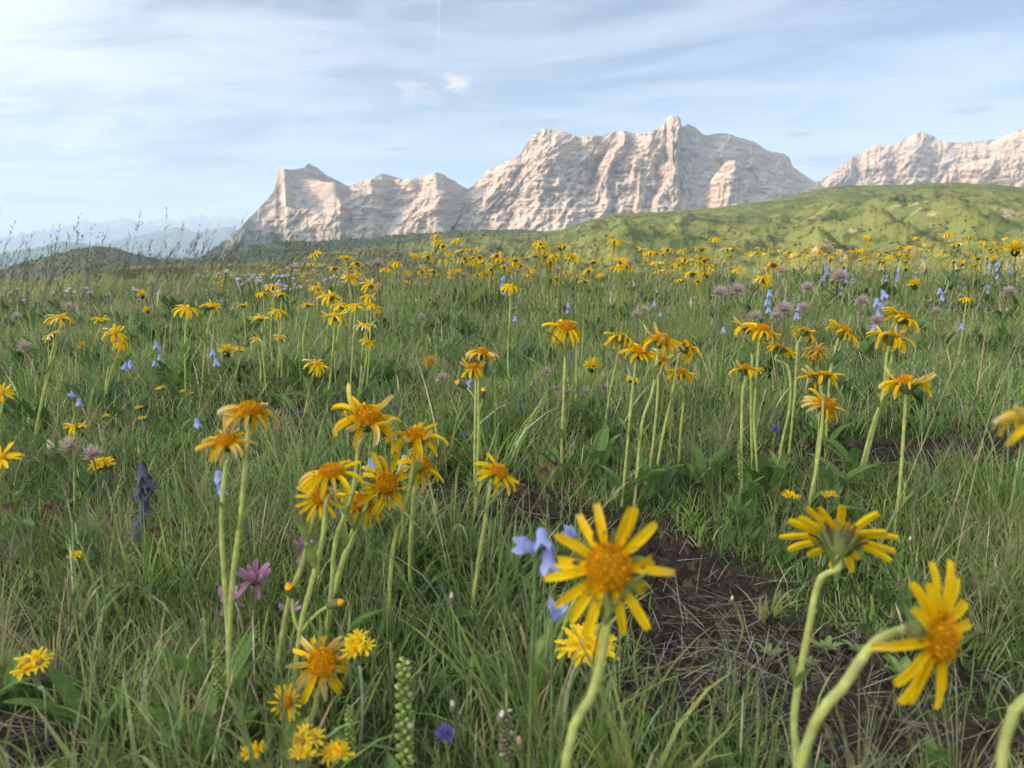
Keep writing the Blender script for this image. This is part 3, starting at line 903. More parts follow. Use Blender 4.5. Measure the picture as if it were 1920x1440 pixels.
def build_litter():
    r = np.random.default_rng(57)
    acc = Acc()
    P = []
    for p, a, b in _bare:
        n = int(2600 * a * b / .012)
        n = min(max(n, 160), 1300)
        t_, q = r.uniform(0, 6.28, n), np.sqrt(r.random(n)) * 1.15
        P.append(np.stack([p.x + a * q * np.cos(t_), p.y + b * q * np.sin(t_)], -1))
    P = np.concatenate(P)
    n = len(P)
    # moss and soil crumbs
    x, y = P[:, 0], P[:, 1]
    s = r.uniform(.0015, .0048, n) * np.where(r.random(n) < .08, 2.2, 1.0)
    k = 4
    a = np.arange(k) * 2 * np.pi / k
    V = np.zeros((n, k + 1, 3))
    V[:, :k, 0] = x[:, None] + s[:, None] * np.cos(a + 0.5) * r.uniform(.6, 1.4, (n, k))
    V[:, :k, 1] = y[:, None] + s[:, None] * np.sin(a + 0.5) * r.uniform(.6, 1.4, (n, k))
    zg = ground_z(x, y) - bare_mask(x, y) * .010
    V[:, :k, 2] = zg[:, None] - .003
    V[:, k] = np.stack([x + r.normal(0, .3, n) * s, y + r.normal(0, .3, n) * s, zg + s * r.uniform(.7, 1.7, n)], -1)
    T = np.array([[i, (i + 1) % k, k] for i in range(k)])
    cols = np.array([(0.034, 0.026, 0.021), (0.055, 0.043, 0.034), (0.024, 0.018, 0.015), (0.10, 0.08, 0.06), (0.05, 0.032, 0.027)])[r.integers(0, 5, n)]
    o = mesh_np('moss', V.reshape(-1, 3), ((np.arange(n) * (k + 1))[:, None, None] + T[None]).reshape(-1, 3), SOIL_M, col=np.repeat(cols, k + 1, 0))
    tag(o, 'dark brown moss and crumbs on the bare earth', 'moss', kind='stuff')
    # dead straw lying about
    m = r.random(n) < 0.085
    x, y = x[m] + r.normal(0, .02, m.sum()), y[m] + r.normal(0, .02, m.sum())
    n = len(x)
    base = np.stack([x, y, ground_z(x, y) - .004 + r.uniform(0, .008, n)], -1)
    col = np.array([(0.36, 0.32, 0.26), (0.26, 0.22, 0.17), (0.44, 0.40, 0.33), (0.16, 0.13, 0.10)])[r.integers(0, 4, n)] * r.uniform(.6, 1.1, (n, 1))
    acc.add(*blades(base, r.uniform(0, 6.28, n), r.uniform(.018, .085, n), r.uniform(1.15, 1.5, n), r.normal(.12, .25, n), r.uniform(.0006, .0014, n), col, 4, r=r))
    o = acc.build('straw', DRY_M)
    tag(o, 'dead grass stalks strewn over the bare earth', 'straw', kind='stuff')


build_grass()
build_seed_grass()
build_ground_cover()
build_litter()
# ------------------------------------------------------------------ flower building blocks
def tube(P, rad, k=6, closed=True):
    """tube along points P with radii rad"""
    P = np.asarray(P, float)
    n = len(P)
    rad = np.broadcast_to(np.asarray(rad, float), (n,))
    T = np.gradient(P, axis=0)
    T /= np.linalg.norm(T, axis=1, keepdims=True) + 1e-12
    ref = np.array([0.31, 0.87, 0.12])
    A = np.cross(T, ref); A /= np.linalg.norm(A, axis=1, keepdims=True) + 1e-12
    B = np.cross(T, A)
    a = np.arange(k) * 2 * np.pi / k
    V = P[:, None] + rad[:, None, None] * (np.cos(a)[None, :, None] * A[:, None] + np.sin(a)[None, :, None] * B[:, None])
    i = np.arange(n - 1)[:, None] * k + np.arange(k)[None]
    j = np.arange(n - 1)[:, None] * k + (np.arange(k)[None] + 1) % k
    Q = np.stack([i, j, j + k, i + k], -1).reshape(-1, 4)
    return V.reshape(-1, 3), Q


def smooth_path(pts, n=16):
    """Catmull-Rom through points"""
    P = [np.array(p, float) for p in pts]
    P = [2 * P[0] - P[1]] + P + [2 * P[-1] - P[-2]]
    out = []
    m = len(P) - 3
    for s in np.linspace(0, m, n):
        i = min(int(s), m - 1)
        t = s - i
        a, b, c, d = P[i:i + 4]
        out.append(0.5 * ((2 * b) + (-a + c) * t + (2 * a - 5 * b + 4 * c - d) * t * t + (-a + 3 * b - 3 * c + d) * t ** 3))
    return np.array(out)


def const_col(n, c):
    return np.broadcast_to(np.asarray(c, float), (n, 3)).copy()


class MB(Acc):
    """mesh collector for one part"""
    def tube(self, P, rad, c, k=6, c2=None):
        V, Q = tube(P, rad, k)
        n = len(P)
        if c2 is None:
            C = const_col(len(V), c)
        else:
            f = np.repeat(np.linspace(0, 1, n), k)[:, None]
            C = np.asarray(c)[None] * (1 - f) + np.asarray(c2)[None] * f
        self.add(V, Q, None, C)

    def lathe(self, prof, c, k=10, c2=None, M=None):
        """surface of revolution about z; prof = (r, z) list"""
        prof = np.array(prof, float)
        a = np.arange(k) * 2 * np.pi / k
        V = np.stack([prof[:, 0:1] * np.cos(a), prof[:, 0:1] * np.sin(a), np.broadcast_to(prof[:, 1:2], (len(prof), k))], -1).reshape(-1, 3)
        n = len(prof)
        i = np.arange(n - 1)[:, None] * k + np.arange(k)[None]
        j = np.arange(n - 1)[:, None] * k + (np.arange(k)[None] + 1) % k
        Q = np.stack([i, j, j + k, i + k], -1).reshape(-1, 4)
        if M is not None: V = V @ np.array(M.to_3x3()).T + np.array(M.translation)
        if c2 is None: C = const_col(len(V), c)
        else:
            f = np.repeat(np.linspace(0, 1, n), k)[:, None]
            C = np.asarray(c)[None] * (1 - f) + np.asarray(c2)[None] * f
        self.add(V, Q, None, C)

    def raw(self, V, Q, C):
        self.add(np.asarray(V, float), Q, None, C)


def petal_arrays(L, Wd, droop, twist, seed, wither=0.0, nr=7, nc=5, up=0.0, teeth=1.0, yellow=0):
    """one ray floret along +x, curving in the xz plane"""
    r = np.random.default_rng(seed)
    s = np.linspace(0, 1, nr)
    ph = up - droop * s ** 1.15 + 0.12 * np.sin(s * 5 + r.uniform(0, 6)) * (0.5 + wither)
    dx, dz = np.cos(ph) * L / (nr - 1), np.sin(ph) * L / (nr - 1)
    x = np.concatenate([[0], np.cumsum(dx[:-1])])
    z = np.concatenate([[0], np.cumsum(dz[:-1])])
    w = Wd * np.interp(s, [0, .12, .45, .8, 1], [.5, .78, 1.0, .93, .62]) * (1 - 0.45 * wither * s)
    side = r.uniform(-.10, .10) * L * s ** 2
    c = np.linspace(-1, 1, nc)
    tw = twist * s
    off = c[None, :] * w[:, None] / 2
    groove = (0.14 * Wd) * np.cos(c * np.pi * 2)[None, :] * np.ones((nr, 1)) * (1 + wither) + 0.16 * Wd * (np.abs(c) ** 2)[None, :]
    X = x[:, None] - np.sin(ph)[:, None] * groove
    Y = side[:, None] + off * np.cos(tw)[:, None]
    Z = z[:, None] + np.cos(ph)[:, None] * groove + off * np.sin(tw)[:, None]
    tooth = np.array([0.35, 1.0, 0.55, 1.0, 0.35]) if nc == 5 else np.array([.4, 1, .4])
    X[-1] += np.cos(ph[-1]) * (tooth - 0.5) * Wd * 0.35 * teeth
    Z[-1] += np.sin(ph[-1]) * (tooth - 0.5) * Wd * 0.35 * teeth
    V = np.stack([X, Y, Z], -1).reshape(-1, 3)
    base, mid, tip = [((0.90, 0.52, 0.005), (0.92, 0.61, 0.008), (0.92, 0.63, 0.014)), ((0.80, 0.55, 0.012), (0.84, 0.60, 0.02), (0.84, 0.62, 0.03))][yellow]
    pale = np.array((0.88, 0.80, 0.58))
    C = np.array([np.interp(s, [0, .4, 1], [base[k], mid[k], tip[k]]) for k in range(3)]).T
    f = (np.clip((s - 0.55 + 0.35 * (wither - .5)) * 2.2, 0, 1) * wither)[:, None]
    C = C * (1 - f) + pale * f
    C = np.repeat(C, nc, 0) * r.uniform(.86, 1.06)
    C = C * np.tile(np.array([.90, 1.06, .93, 1.06, .90]) if nc == 5 else np.array([.95, 1.04, .95]), nr)[:, None]
    # pale bleached stripes on withered rays
    if wither > 0.4:
        st = np.tile((np.abs(c) < 0.6), nr) * np.repeat(np.clip(np.sin(s * 3.0), 0, 1), nc) * 0.55 * wither
        C = C * (1 - st[:, None]) + pale * st[:, None]
    return V, grid_faces(nr, nc), C


PETALS = {}


def petal_mesh(kind, i):
    key = (kind, i)
    if key in PETALS: return PETALS[key]
    r = np.random.default_rng(hash(kind) % 1000 + i * 7 if False else sum(map(ord, kind)) * 13 + i * 7)
    L = 0.0265 * r.uniform(.88, 1.14)
    Wd = 0.0066 * r.uniform(.85, 1.15)
    if kind == 'flat': a = dict(droop=r.uniform(-.1, .35), twist=r.normal(0, .25), wither=0.0, up=r.uniform(-.05, .15))
    elif kind == 'droop': a = dict(droop=r.uniform(.8, 1.5), twist=r.normal(0, .4), wither=r.choice([0, 0, .25]), up=r.uniform(-.4, .1))
    elif kind == 'hang': a = dict(droop=r.uniform(1.4, 1.9), twist=r.normal(0, .5), wither=r.choice([0, .3]), up=r.uniform(-.7, -.2))
    elif kind == 'curl': a = dict(droop=r.uniform(-1.3, -.5), twist=r.normal(0, .7), wither=r.choice([0, .5]), up=r.uniform(.0, .4))
    else: a = dict(droop=r.uniform(.7, 1.8), twist=r.normal(0, .9), wither=r.uniform(.5, .95), up=r.uniform(-.4, .3))
    V, Q, C = petal_arrays(L, Wd, a['droop'], a['twist'], i + 3, a['wither'], up=a['up'])
    ob = mesh_np('petal', V, Q, PETAL_M, col=C)
    me = ob.data
    bpy.data.objects.remove(ob)
    PETALS[key] = me
    return me


MIXES = {'open': ['flat'] * 9 + ['droop'], 'droop': ['droop'] * 7 + ['flat'] * 2 + ['hang'] * 2, 'hang': ['hang'] * 4 + ['droop'] * 4, 'mess': ['droop'] * 4 + ['hang'] * 3 + ['flat'] * 1 + ['curl'] * 2 + ['with'],
         'wither': ['with'] * 5 + ['droop'] * 2 + ['hang'] + ['curl'], 'tip': ['flat'] * 4 + ['droop'] * 3 + ['curl']}
ORANGE, ORANGE2 = np.array((0.74, 0.36, 0.010)), np.array((0.88, 0.52, 0.020))


def disc_arrays(n=130, R0=0.0120, h=0.0070, seed=1, old=0.0):
    """dome of disc florets: small pointed tubes set in a sunflower spiral"""
    r = np.random.default_rng(seed)
    Vs, Qs, Cs, k0 = [], [], [], 0
    a = MB()
    t = np.linspace(0, 1, 6)
    a.lathe([(R0 * np.sin(q * np.pi / 2), h * np.cos(q * np.pi / 2)) for q in t], ORANGE * .8, 12)
    g = 2.39996
    for i in range(n):
        q = math.sqrt((i + .5) / n)
        th = i * g
        el = q * np.pi / 2 * .96
        p = np.array([R0 * math.sin(el) * math.cos(th), R0 * math.sin(el) * math.sin(th), h * math.cos(el)])
        nn = np.array([p[0] / R0 ** 2, p[1] / R0 ** 2, p[2] / h ** 2]); nn /= np.linalg.norm(nn)
        nn = nn * .8 + np.array([0, 0, .3])
        ln = r.uniform(.0013, .0027)
        tip = p + nn * ln
        c = (ORANGE * .6 + ORANGE2 * r.random() * .5) * r.uniform(.75, 1.15)
        w = .00085
        s = np.cross(nn, [0.3, .5, .8]); s /= np.linalg.norm(s) + 1e-9
        u = np.cross(nn, s)
        V = np.array([p + s * w, p + u * w, p - s * w, p - u * w, tip + s * w * .7, tip + u * w * .7, tip - s * w * .7, tip - u * w * .7])
        Q = np.array([[0, 1, 5, 4], [1, 2, 6, 5], [2, 3, 7, 6], [3, 0, 4, 7], [4, 5, 6, 7]])
        C = const_col(8, c)
        C[4:] = C[4:] * 1.25
        a.raw(V, Q, C)
    return a


def hide_proto(ob):
    me = ob.data
    bpy.data.objects.remove(ob)
    return me


DISCS = [hide_proto(disc_arrays(130, seed=i, h=.0070 + .0016 * i).build('disc', PETAL_M, smooth=False)) for i in range(3)]
STEMC, STEMC2 = (0.35, 0.39, 0.12), (0.42, 0.44, 0.15)


def calyx_mesh(dark=0.0):
    a = MB()
    g = np.array((0.17, 0.20, 0.065)) * (1 - .5 * dark)
    a.lathe([(.0023, -.0140), (.0040, -.0128), (.0078, -.0098), (.0104, -.0055), (.0116, -.0015), (.0112, .0008), (.006, .0012), (0.0003, .0014)], g, 14, g * 1.25)
    # bracts
    for i in range(18):
        th = i * 2 * np.pi / 18
        V, Q, C = petal_arrays(.0165, .0036, .75, 0, i, nr=5, nc=3, up=1.05)
        V = V + np.array([.0084, 0, -.0105])
        c, s = math.cos(th), math.sin(th)
        V = V @ np.array([[c, s, 0], [-s, c, 0], [0, 0, 1]])
        a.raw(V, Q, const_col(len(V), (g if i % 3 else np.array((.11, .085, .045))) * np.random.default_rng(i).uniform(.6, 1.2)))
    return hide_proto(a.build('flower_head', PLANT_M, smooth=True))


CALYX = [calyx_mesh(0), calyx_mesh(.5)]


def leaf_arrays(L, Wd, droop, seed, col=(0.085, 0.15, 0.036), up=0.9, nr=8):
    r = np.random.default_rng(seed)
    nc = 5
    s = np.linspace(0, 1, nr)
    ph = up - droop * s ** 1.2
    x = np.concatenate([[0], np.cumsum(np.cos(ph[:-1]) * L / (nr - 1))])
    z = np.concatenate([[0], np.cumsum(np.sin(ph[:-1]) * L / (nr - 1))])
    w = Wd * np.interp(s, [0, .15, .5, .8, 1], [.30, .55, 1, .72, .03])
    c = np.linspace(-1, 1, nc)
    fold = 0.22 * w[:, None] * np.abs(c)[None, :] + 0.04 * Wd * np.sin(s * 9 + r.uniform(0, 6))[:, None] * c[None, :]
    X = x[:, None] - np.sin(ph)[:, None] * fold
    Z = z[:, None] + np.cos(ph)[:, None] * fold
    Y = c[None, :] * w[:, None] / 2 + (r.uniform(-.12, .12) * L * s ** 2)[:, None]
    col = np.array(col)
    C = np.tile(np.where(np.abs(c) < .1, 1.25, np.where(np.abs(c) > .9, 1.12, 1.0)), nr)[:, None] * col[None] * r.uniform(.85, 1.15)
    return np.stack([X, Y, Z], -1).reshape(-1, 3), grid_faces(nr, nc), C


def leaf_mesh(*a, **k):
    V, Q, C = leaf_arrays(*a, **k)
    return hide_proto(mesh_np('leaf', V, Q, PLANT_M, col=C))


BASAL = [leaf_mesh(.065 + .013 * i, .019 + .003 * (i % 3), .6 + .15 * i, i + 5, up=1.3 - .15 * (i % 3)) for i in range(5)]
STEMLEAF = [leaf_mesh(.036 + .005 * i, .011 + .001 * i, .5, i + 25, col=(0.16, 0.205, 0.062), up=.95) for i in range(4)]


def child(name, me, parent, loc=(0, 0, 0), rot=None, scale=1.0):
    o = bpy.data.objects.new(name, me)
    COL.objects.link(o)
    o.parent = parent
    o.location = loc
    if rot is not None:
        if isinstance(rot, (tuple, list)): o.rotation_euler = rot
        else:
            o.rotation_mode = 'QUATERNION'
            o.rotation_quaternion = rot
    o.scale = (scale,) * 3
    return o


def root(name, base, label, cat, group=None):
    o = bpy.data.objects.new(name, None)
    o.empty_display_size = .02
    COL.objects.link(o)
    o.location = base
    return tag(o, label, cat, group)


def facing(n, spin=0.0):
    return Vector(n).normalized().to_track_quat('Z', 'Y') @ Matrix.Rotation(spin, 3, 'Z').to_quaternion()


def low_head(state, seed, n=14, yellow=0):
    """a whole flower head in one light mesh, for plants further off"""
    r = np.random.default_rng(seed)
    a = MB()
    a.lathe([(.0022, -.0125), (.0075, -.009), (.0108, -.003), (.0108, .001)], (0.15, 0.185, 0.06), 8)
    a.lathe([(.0114, .0), (.0100, .0040), (.0058, .0068), (.0004, .0078)], ORANGE * .9, 9, ORANGE2)
    for i in range(n):
        kind = r.choice(MIXES[state])
        dr, up, wi = {'flat': (.2, .1, 0), 'droop': (1.15, -.15, 0), 'hang': (1.5, -.45, .1), 'curl': (-.9, .2, .3), 'with': (1.0, .1, .9)}[kind]
        V, Q, C = petal_arrays(.0275 * r.uniform(.8, 1.14), .0086, dr + r.normal(0, .15), r.normal(0, .3), int(r.integers(1000)), wi, nr=4, nc=3, up=up, yellow=yellow)
        th = 2 * np.pi * i / n + r.normal(0, .12)
        c, s = math.cos(th), math.sin(th)
        V = (V + np.array([.0105, 0, .001])) @ np.array([[c, s, 0], [-s, c, 0], [0, 0, 1]])
        a.raw(V, Q, C)
    return hide_proto(a.build('flower_head', PETAL_M, smooth=True))


LOWH = {st: [low_head(st, i * 3 + 1) for i in range(3)] for st in ('open', 'droop', 'mess', 'wither', 'hang', 'tip')}


def add_stem(par, base, pts, r0, r1, hairs=0, name='stem', c=STEMC, c2=STEMC2, k=7, n=18, nodes=()):
    """pts are world points from the foot to the head"""
    P = smooth_path(pts, n) - np.array(base)
    rad = np.linspace(r0, r1, n)
    rad = rad * (1 + .03 * np.sin(np.arange(n) * 1.9 + P[-1][0] * 300) + .03 * np.sin(np.arange(n) * .8 + 2))
    rad[-1] *= 1.2
    a = MB()
    a.tube(P, rad, c, k, c2)
    if hairs:
        r = np.random.default_rng(int(abs(P[-1][0]) * 1e4) + 3)
        i = r.integers(0, n - 1, hairs)
        f = r.random(hairs)[:, None]
        q = P[i] * (1 - f) + P[i + 1] * f
        d = r.normal(size=(hairs, 3)); d[:, 2] *= .3
        d /= np.linalg.norm(d, axis=1, keepdims=True)
        s = np.cross(d, [0, 0, 1.0]) * .00020
        rr = np.interp(i, np.arange(n), rad)[:, None]
        V = np.stack([q + d * rr * .8 - s, q + d * rr * .8 + s, q + d * (rr + .0020)], 1).reshape(-1, 3)
        T = np.arange(hairs * 3).reshape(-1, 3)
        a.add(V, None, T, const_col(len(V), (0.50, 0.52, 0.30)))
    o = a.build(name, PLANT_M, smooth=True, parent=par)
    return P


def add_head(par, loc, normal, state, size, seed, detail, npet=16, spin=None, dark=0):
    r = np.random.default_rng(seed)
    rot = facing(normal, r.uniform(0, 6.28) if spin is None else spin)
    if not detail:
        return child('flower_head', LOWH[state][seed % 3], par, loc, rot, size)
    h = child('flower_head', CALYX[dark], par, loc, rot, size)
    child('disc', DISCS[seed % 3], h, (0, 0, .0008))
    for i in range(npet):
        kind = str(r.choice(MIXES[state]))
        th = 2 * np.pi * i / npet + r.normal(0, .10)
        child('petal', petal_mesh(kind, int(r.integers(4))), h, (.0108 * math.cos(th), .0108 * math.sin(th), .0012 + r.uniform(-.0006, .0006)), (r.normal(0, .12), r.normal(0, .10), th), r.uniform(.9, 1.08))
    return h


_seed = [100]


def nseed():
    _seed[0] += 1
    return _seed[0]


ARN = 'yellow arnica flowers in the meadow'


def arnica(label, foot, heads, d=None, leaves=0, nodes=((0.45, 2),), detail=True, name='arnica_plant', rad=.0023, buds=()):
    """heads: (u, v, width in photo pixels, facing, state, [(u, v) of the stem on the way down]); foot: (u, v) of the stem foot"""
    if d is None:
        g = px_ground(*foot)
        d = g.y * math.cos(PITCH) - (g.z - CAMZ) * math.sin(PITCH)
    base = ground_under(foot[0], d)
    rt = root(name, base, label, 'flower', ARN)
    r = np.random.default_rng(nseed())
    for hi, (u, v, w, nrm, state, way) in enumerate(heads):
        size = w * d / FPX / 0.066 * (1.0 if state in ('open', 'tip') else 1.18)
        H = px_at(u, v, d)
        nv = Vector(nrm).normalized()
        foot_h = H - nv * .0125 * size
        pts = [tuple(base + Vector((0, 0, -.01)))]
        for wu, wv in reversed(way):
            pts.append(tuple(px_at(wu, wv, d)))
        if not way:
            mid = base.lerp(foot_h, .5)
            pts.append(tuple(mid + Vector((r.normal(0, .008), r.normal(0, .01), 0))))
        pts.append(tuple(foot_h - (nv * .6 + Vector((0, 0, .4))) * .012))
        pts.append(tuple(foot_h))
        rr = rad if hi == 0 else rad * .85
        P = add_stem(rt, base, pts, rr * 1.15, rr * .9, hairs=650 if detail else 0, name='stem', k=7 if detail else 5, n=20 if detail else 10)
        add_head(rt, H - base, nrm, state, size, nseed(), detail)
        for f, cnt in (nodes if hi == 0 else ()):
            p = P[int(f * (len(P) - 1))]
            a0 = r.uniform(0, 6.28)
            for q in range(cnt):
                child('stem_leaf', STEMLEAF[r.integers(4)], rt, tuple(p), (0, -.25, a0 + q * math.pi), r.uniform(.75, 1.15))
    for q in range(leaves):
        child('leaf', BASAL[r.integers(5)], rt, (r.normal(0, .006), r.normal(0, .006), 0), (0, r.uniform(-.2, .2), q * 6.283 / leaves + r.normal(0, .4)), r.uniform(.75, 1.1))
    for (u, v, way, nrm, bs) in buds:
        H = px_at(u, v, d)
        pts = [tuple(px_at(a, b, d)) for a, b in reversed(way)] + [tuple(H)]
        add_stem(rt, base, pts, rad * .7, rad * .7, hairs=60, name='branch', n=8)
        b = MB()
        b.lathe([(.0015, -.004), (.0042, .0), (.0052, .006), (.0046, .012)], (0.17, 0.185, 0.085), 9, (0.13, 0.13, 0.06))
        b.lathe([(.0042, .0116), (.0030, .0150), (.0004, .0178)], ORANGE2, 8, (0.6, 0.26, .01))
        me = hide_proto(b.build('bud', PLANT_M, smooth=True))
        child('bud', me, rt, H - base, facing(nrm), bs)
    return rt
# ------------------------------------------------------------------ the arnicas one can point at
UP = (0, -.05, 1)
# close to the lens
arnica('large golden arnica nearest the lens, facing it beside the pale bluebells', (1030, 1640), [(1140, 1062, 222, (-.10, -.94, .30), 'open', [(1138, 1165), (1115, 1290), (1060, 1440)])], d=.46, nodes=((.60, 2),), rad=.0027)
arnica('arnica seen from behind with green cup and two swollen stem leaves', (1498, 1560), [(1572, 1012, 176, (.28, .74, .60), 'open', [(1538, 1085), (1520, 1160), (1490, 1330), (1494, 1440)])], d=.60, nodes=((.42, 2), (.80, 2)), rad=.0026)
arnica('arnica on a bowed stem turned sideways to the right above bare earth', (1430, 1640), [(1752, 1190, 240, (.62, -.77, .10), 'open', [(1640, 1205), (1590, 1275), (1500, 1440)])], d=.45, nodes=(), rad=.0029)
arnica('blurred arnica cut by the right edge with curled petal tips', (1850, 1660), [(1962, 790, 150, (.1, -.3, .9), 'mess', [(1985, 1000), (1955, 1270), (1880, 1410)])], d=.42, nodes=(), rad=.0028)
# pair on the left
arnica('tall pair of withering arnicas on one forked stem, petals bleached white', (430, 1335), [(468, 772, 92, (.22, -.28, .93), 'wither', [(462, 850), (450, 980), (436, 1090), (430, 1200)]), (424, 828, 84, (.05, -.42, .9), 'wither', [(422, 880), (415, 980), (421, 1090), (428, 1200)])],
       leaves=4, nodes=((.52, 2),), rad=.0026)
# centre left cluster
arnica('broad golden arnica with long drooping petals, topmost of the centre-left cluster', (606, 1230), [(688, 785, 112, (.28, -.30, .9), 'mess', [(672, 840), (660, 930), (630, 1010), (622, 1100)])], leaves=2, rad=.0025)
arnica('arnica with curled petals beside two orange buds, lower left of the cluster', (545, 1330), [(622, 888, 100, (.05, -.18, .97), 'mess', [(612, 940), (605, 1010), (585, 1090), (563, 1180)])], nodes=((.40, 2),), rad=.0025,
       buds=[(549, 1117, [(549, 1140), (553, 1165), (563, 1185)], (-.2, -.3, 1), 1.0), (618, 1135, [(600, 1146), (580, 1165), (566, 1183)], (.9, -.2, .35), 1.0)])
arnica('arnica facing the viewer partly hidden behind a curled one', (508, 1300), [(602, 932, 86, (.05, -.80, .55), 'open', [(590, 965), (566, 1060), (540, 1130)])], nodes=((.5, 2),))
arnica('round arnica turned to the right with orange dome and hanging petals', (596, 1215), [(723, 908, 92, (.55, -.72, .35), 'droop', [(700, 915), (682, 960), (645, 1050), (622, 1130)])])
arnica('low arnica with narrow drooping petals under the round one', (612, 1200), [(678, 942, 78, (.30, -.55, .75), 'hang', [(668, 975), (645, 1040), (625, 1110)])])
arnica('flat-topped arnica at the upper right of the cluster', (727, 1215), [(780, 818, 92, (.08, -.22, .96), 'mess', [(775, 870), (765, 925), (740, 1010), (730, 1110)])], nodes=((.38, 1),))
arnica('arnica with petals hanging to the right just below the flat-topped one', (775, 1150), [(788, 872, 78, (.25, -.45, .82), 'droop', [(778, 910), (772, 970), (768, 1060)])], nodes=((.62, 2),), leaves=3)
arnica('arnica leaning right on a curved stem beside the brown seed stalk', (878, 1200), [(934, 886, 74, (.55, -.35, .75), 'droop', [(918, 915), (910, 975), (893, 1080)])], nodes=((.45, 2),), leaves=3)
# bottom
arnica('ragged arnica with bleached curling petals low in the grass, stem bent double', (545, 1420), [(604, 1243, 112, (.02, -.75, .60), 'wither', [(596, 1300), (585, 1345), (560, 1362)])], nodes=(), rad=.0026)
arnica('small flat orange arnica below the ragged one', (548, 1430), [(538, 1316, 62, (-.10, -.92, .35), 'open', [(540, 1370)])], nodes=((.5, 2),), rad=.0018)
# middle
arnica('arnica with two ragged heads and two brown buds on a tall double stem', (890, 960), [(903, 662, 54, (.10, -.1, 1), 'wither', [(897, 700), (897, 800), (894, 900)]), (888, 690, 44, (-.1, -.3, .9), 'mess', [(892, 730), (890, 830)])], nodes=((.12, 2),), rad=.0022,
       buds=[(872, 724, [(885, 738), (892, 752), (894, 770)], (-.9, -.2, .5), 1.1), (905, 744, [(902, 760), (897, 775)], (.1, -.2, 1), 1.0)])
arnica('single fresh arnica with evenly hanging petals and a bare straight stem', (1054, 905), [(1062, 615, 68, (.06, -.38, .92), 'hang', [(1059, 680), (1056, 760), (1053, 830)])], leaves=5, nodes=((.66, 2), (.25, 2)))
arnica('arnica with its cup showing, leftmost of the centre-right row', (1128, 830), [(1165, 634, 54, (.25, .45, .85), 'hang', [(1155, 680), (1143, 740)])], nodes=(), leaves=3)
arnica('low spreading arnica between two taller ones in the centre-right row', (1165, 950), [(1198, 660, 58, (.22, -.32, .9), 'droop', [(1190, 695), (1183, 760), (1175, 850)])], nodes=((.30, 2),), leaves=3)
arnica('arnica with one petal standing up, tallest of the centre-right row', (1188, 960), [(1240, 638, 66, (.18, -.30, .93), 'mess', [(1231, 680), (1222, 740), (1203, 800)])], nodes=((.5, 2), (.2, 2)))
arnica('arnica seen sideways with petals hanging at the right end of the row', (1222, 930), [(1286, 650, 58, (.62, .2, .75), 'hang', [(1272, 670), (1260, 740), (1240, 830)])], nodes=((.42, 2),), leaves=3)
arnica('half hidden withered arnica behind the tallest stem of the row', (1215, 900), [(1240, 672, 40, (.5, -.4, .7), 'wither', [(1234, 720), (1228, 800)])], nodes=())
arnica('low arnica with spread petals under the right end of the row', (1272, 880), [(1276, 699, 50, (.15, -.10, .98), 'droop', [(1282, 740), (1276, 810)])], nodes=((.45, 2),))
# right group
arnica('left of two overlapping arnicas at the head of the right group', (1412, 905), [(1402, 612, 50, (-.05, -.20, .98), 'mess', [(1410, 660), (1408, 760)])], leaves=4, nodes=((.5, 2),))
arnica('right of two overlapping arnicas at the head of the right group', (1425, 925), [(1430, 619, 56, (.22, -.25, .94), 'droop', [(1422, 650), (1416, 740), (1414, 800)])], leaves=4)
arnica('flat arnica below the overlapping pair', (1392, 950), [(1397, 692, 56, (.0, .10, 1), 'tip', [(1392, 740), (1390, 840)])], leaves=4, nodes=((.1, 2),))
arnica('arnica tilted towards the upper right on a snaking stem above the purple globe', (1452, 925), [(1462, 654, 56, (.45, .25, .85), 'tip', [(1478, 690), (1481, 760), (1464, 840)])], leaves=3, nodes=((.15, 2),))
arnica('small arnica leaning away behind the withered yellow pompom', (1478, 860), [(1508, 622, 40, (.55, .2, .8), 'droop', [(1495, 650), (1490, 740)])], nodes=())
arnica('arnica nodding right on a bent stem, right of the withered pompom', (1548, 850), [(1583, 622, 56, (.60, -.15, .78), 'droop', [(1570, 640), (1558, 690), (1552, 760)])], leaves=3)
arnica('star-like arnica with its pale cup towards the viewer', (1512, 985), [(1538, 706, 74, (0, .35, .93), 'tip', [(1543, 750), (1541, 800), (1532, 870), (1520, 930)])], leaves=4, nodes=((.15, 2),), rad=.0025)
arnica('ragged arnica missing most petals just below the star-like one', (1520, 975), [(1547, 760, 68, (.25, -.5, .83), 'wither', [(1537, 800), (1530, 870)])], nodes=((.5, 1),))
arnica('upper arnica of the leaning pair on the right', (1612, 905), [(1692, 596, 58, (.58, -.05, .8), 'droop', [(1680, 625), (1662, 720), (1640, 800)])], leaves=3, nodes=((.36, 2),))
arnica('lower arnica of the leaning pair on the right', (1604, 910), [(1672, 633, 66, (.30, .15, .93), 'mess', [(1662, 670), (1655, 740), (1632, 810)])], leaves=3, nodes=((.36, 2),), rad=.0026)
arnica('full arnica with a pale cup standing alone by the bare patch', (1678, 985), [(1700, 720, 78, (.05, .12, .98), 'mess', [(1697, 765), (1693, 830), (1688, 900)])], nodes=((.10, 2),), rad=.0025)
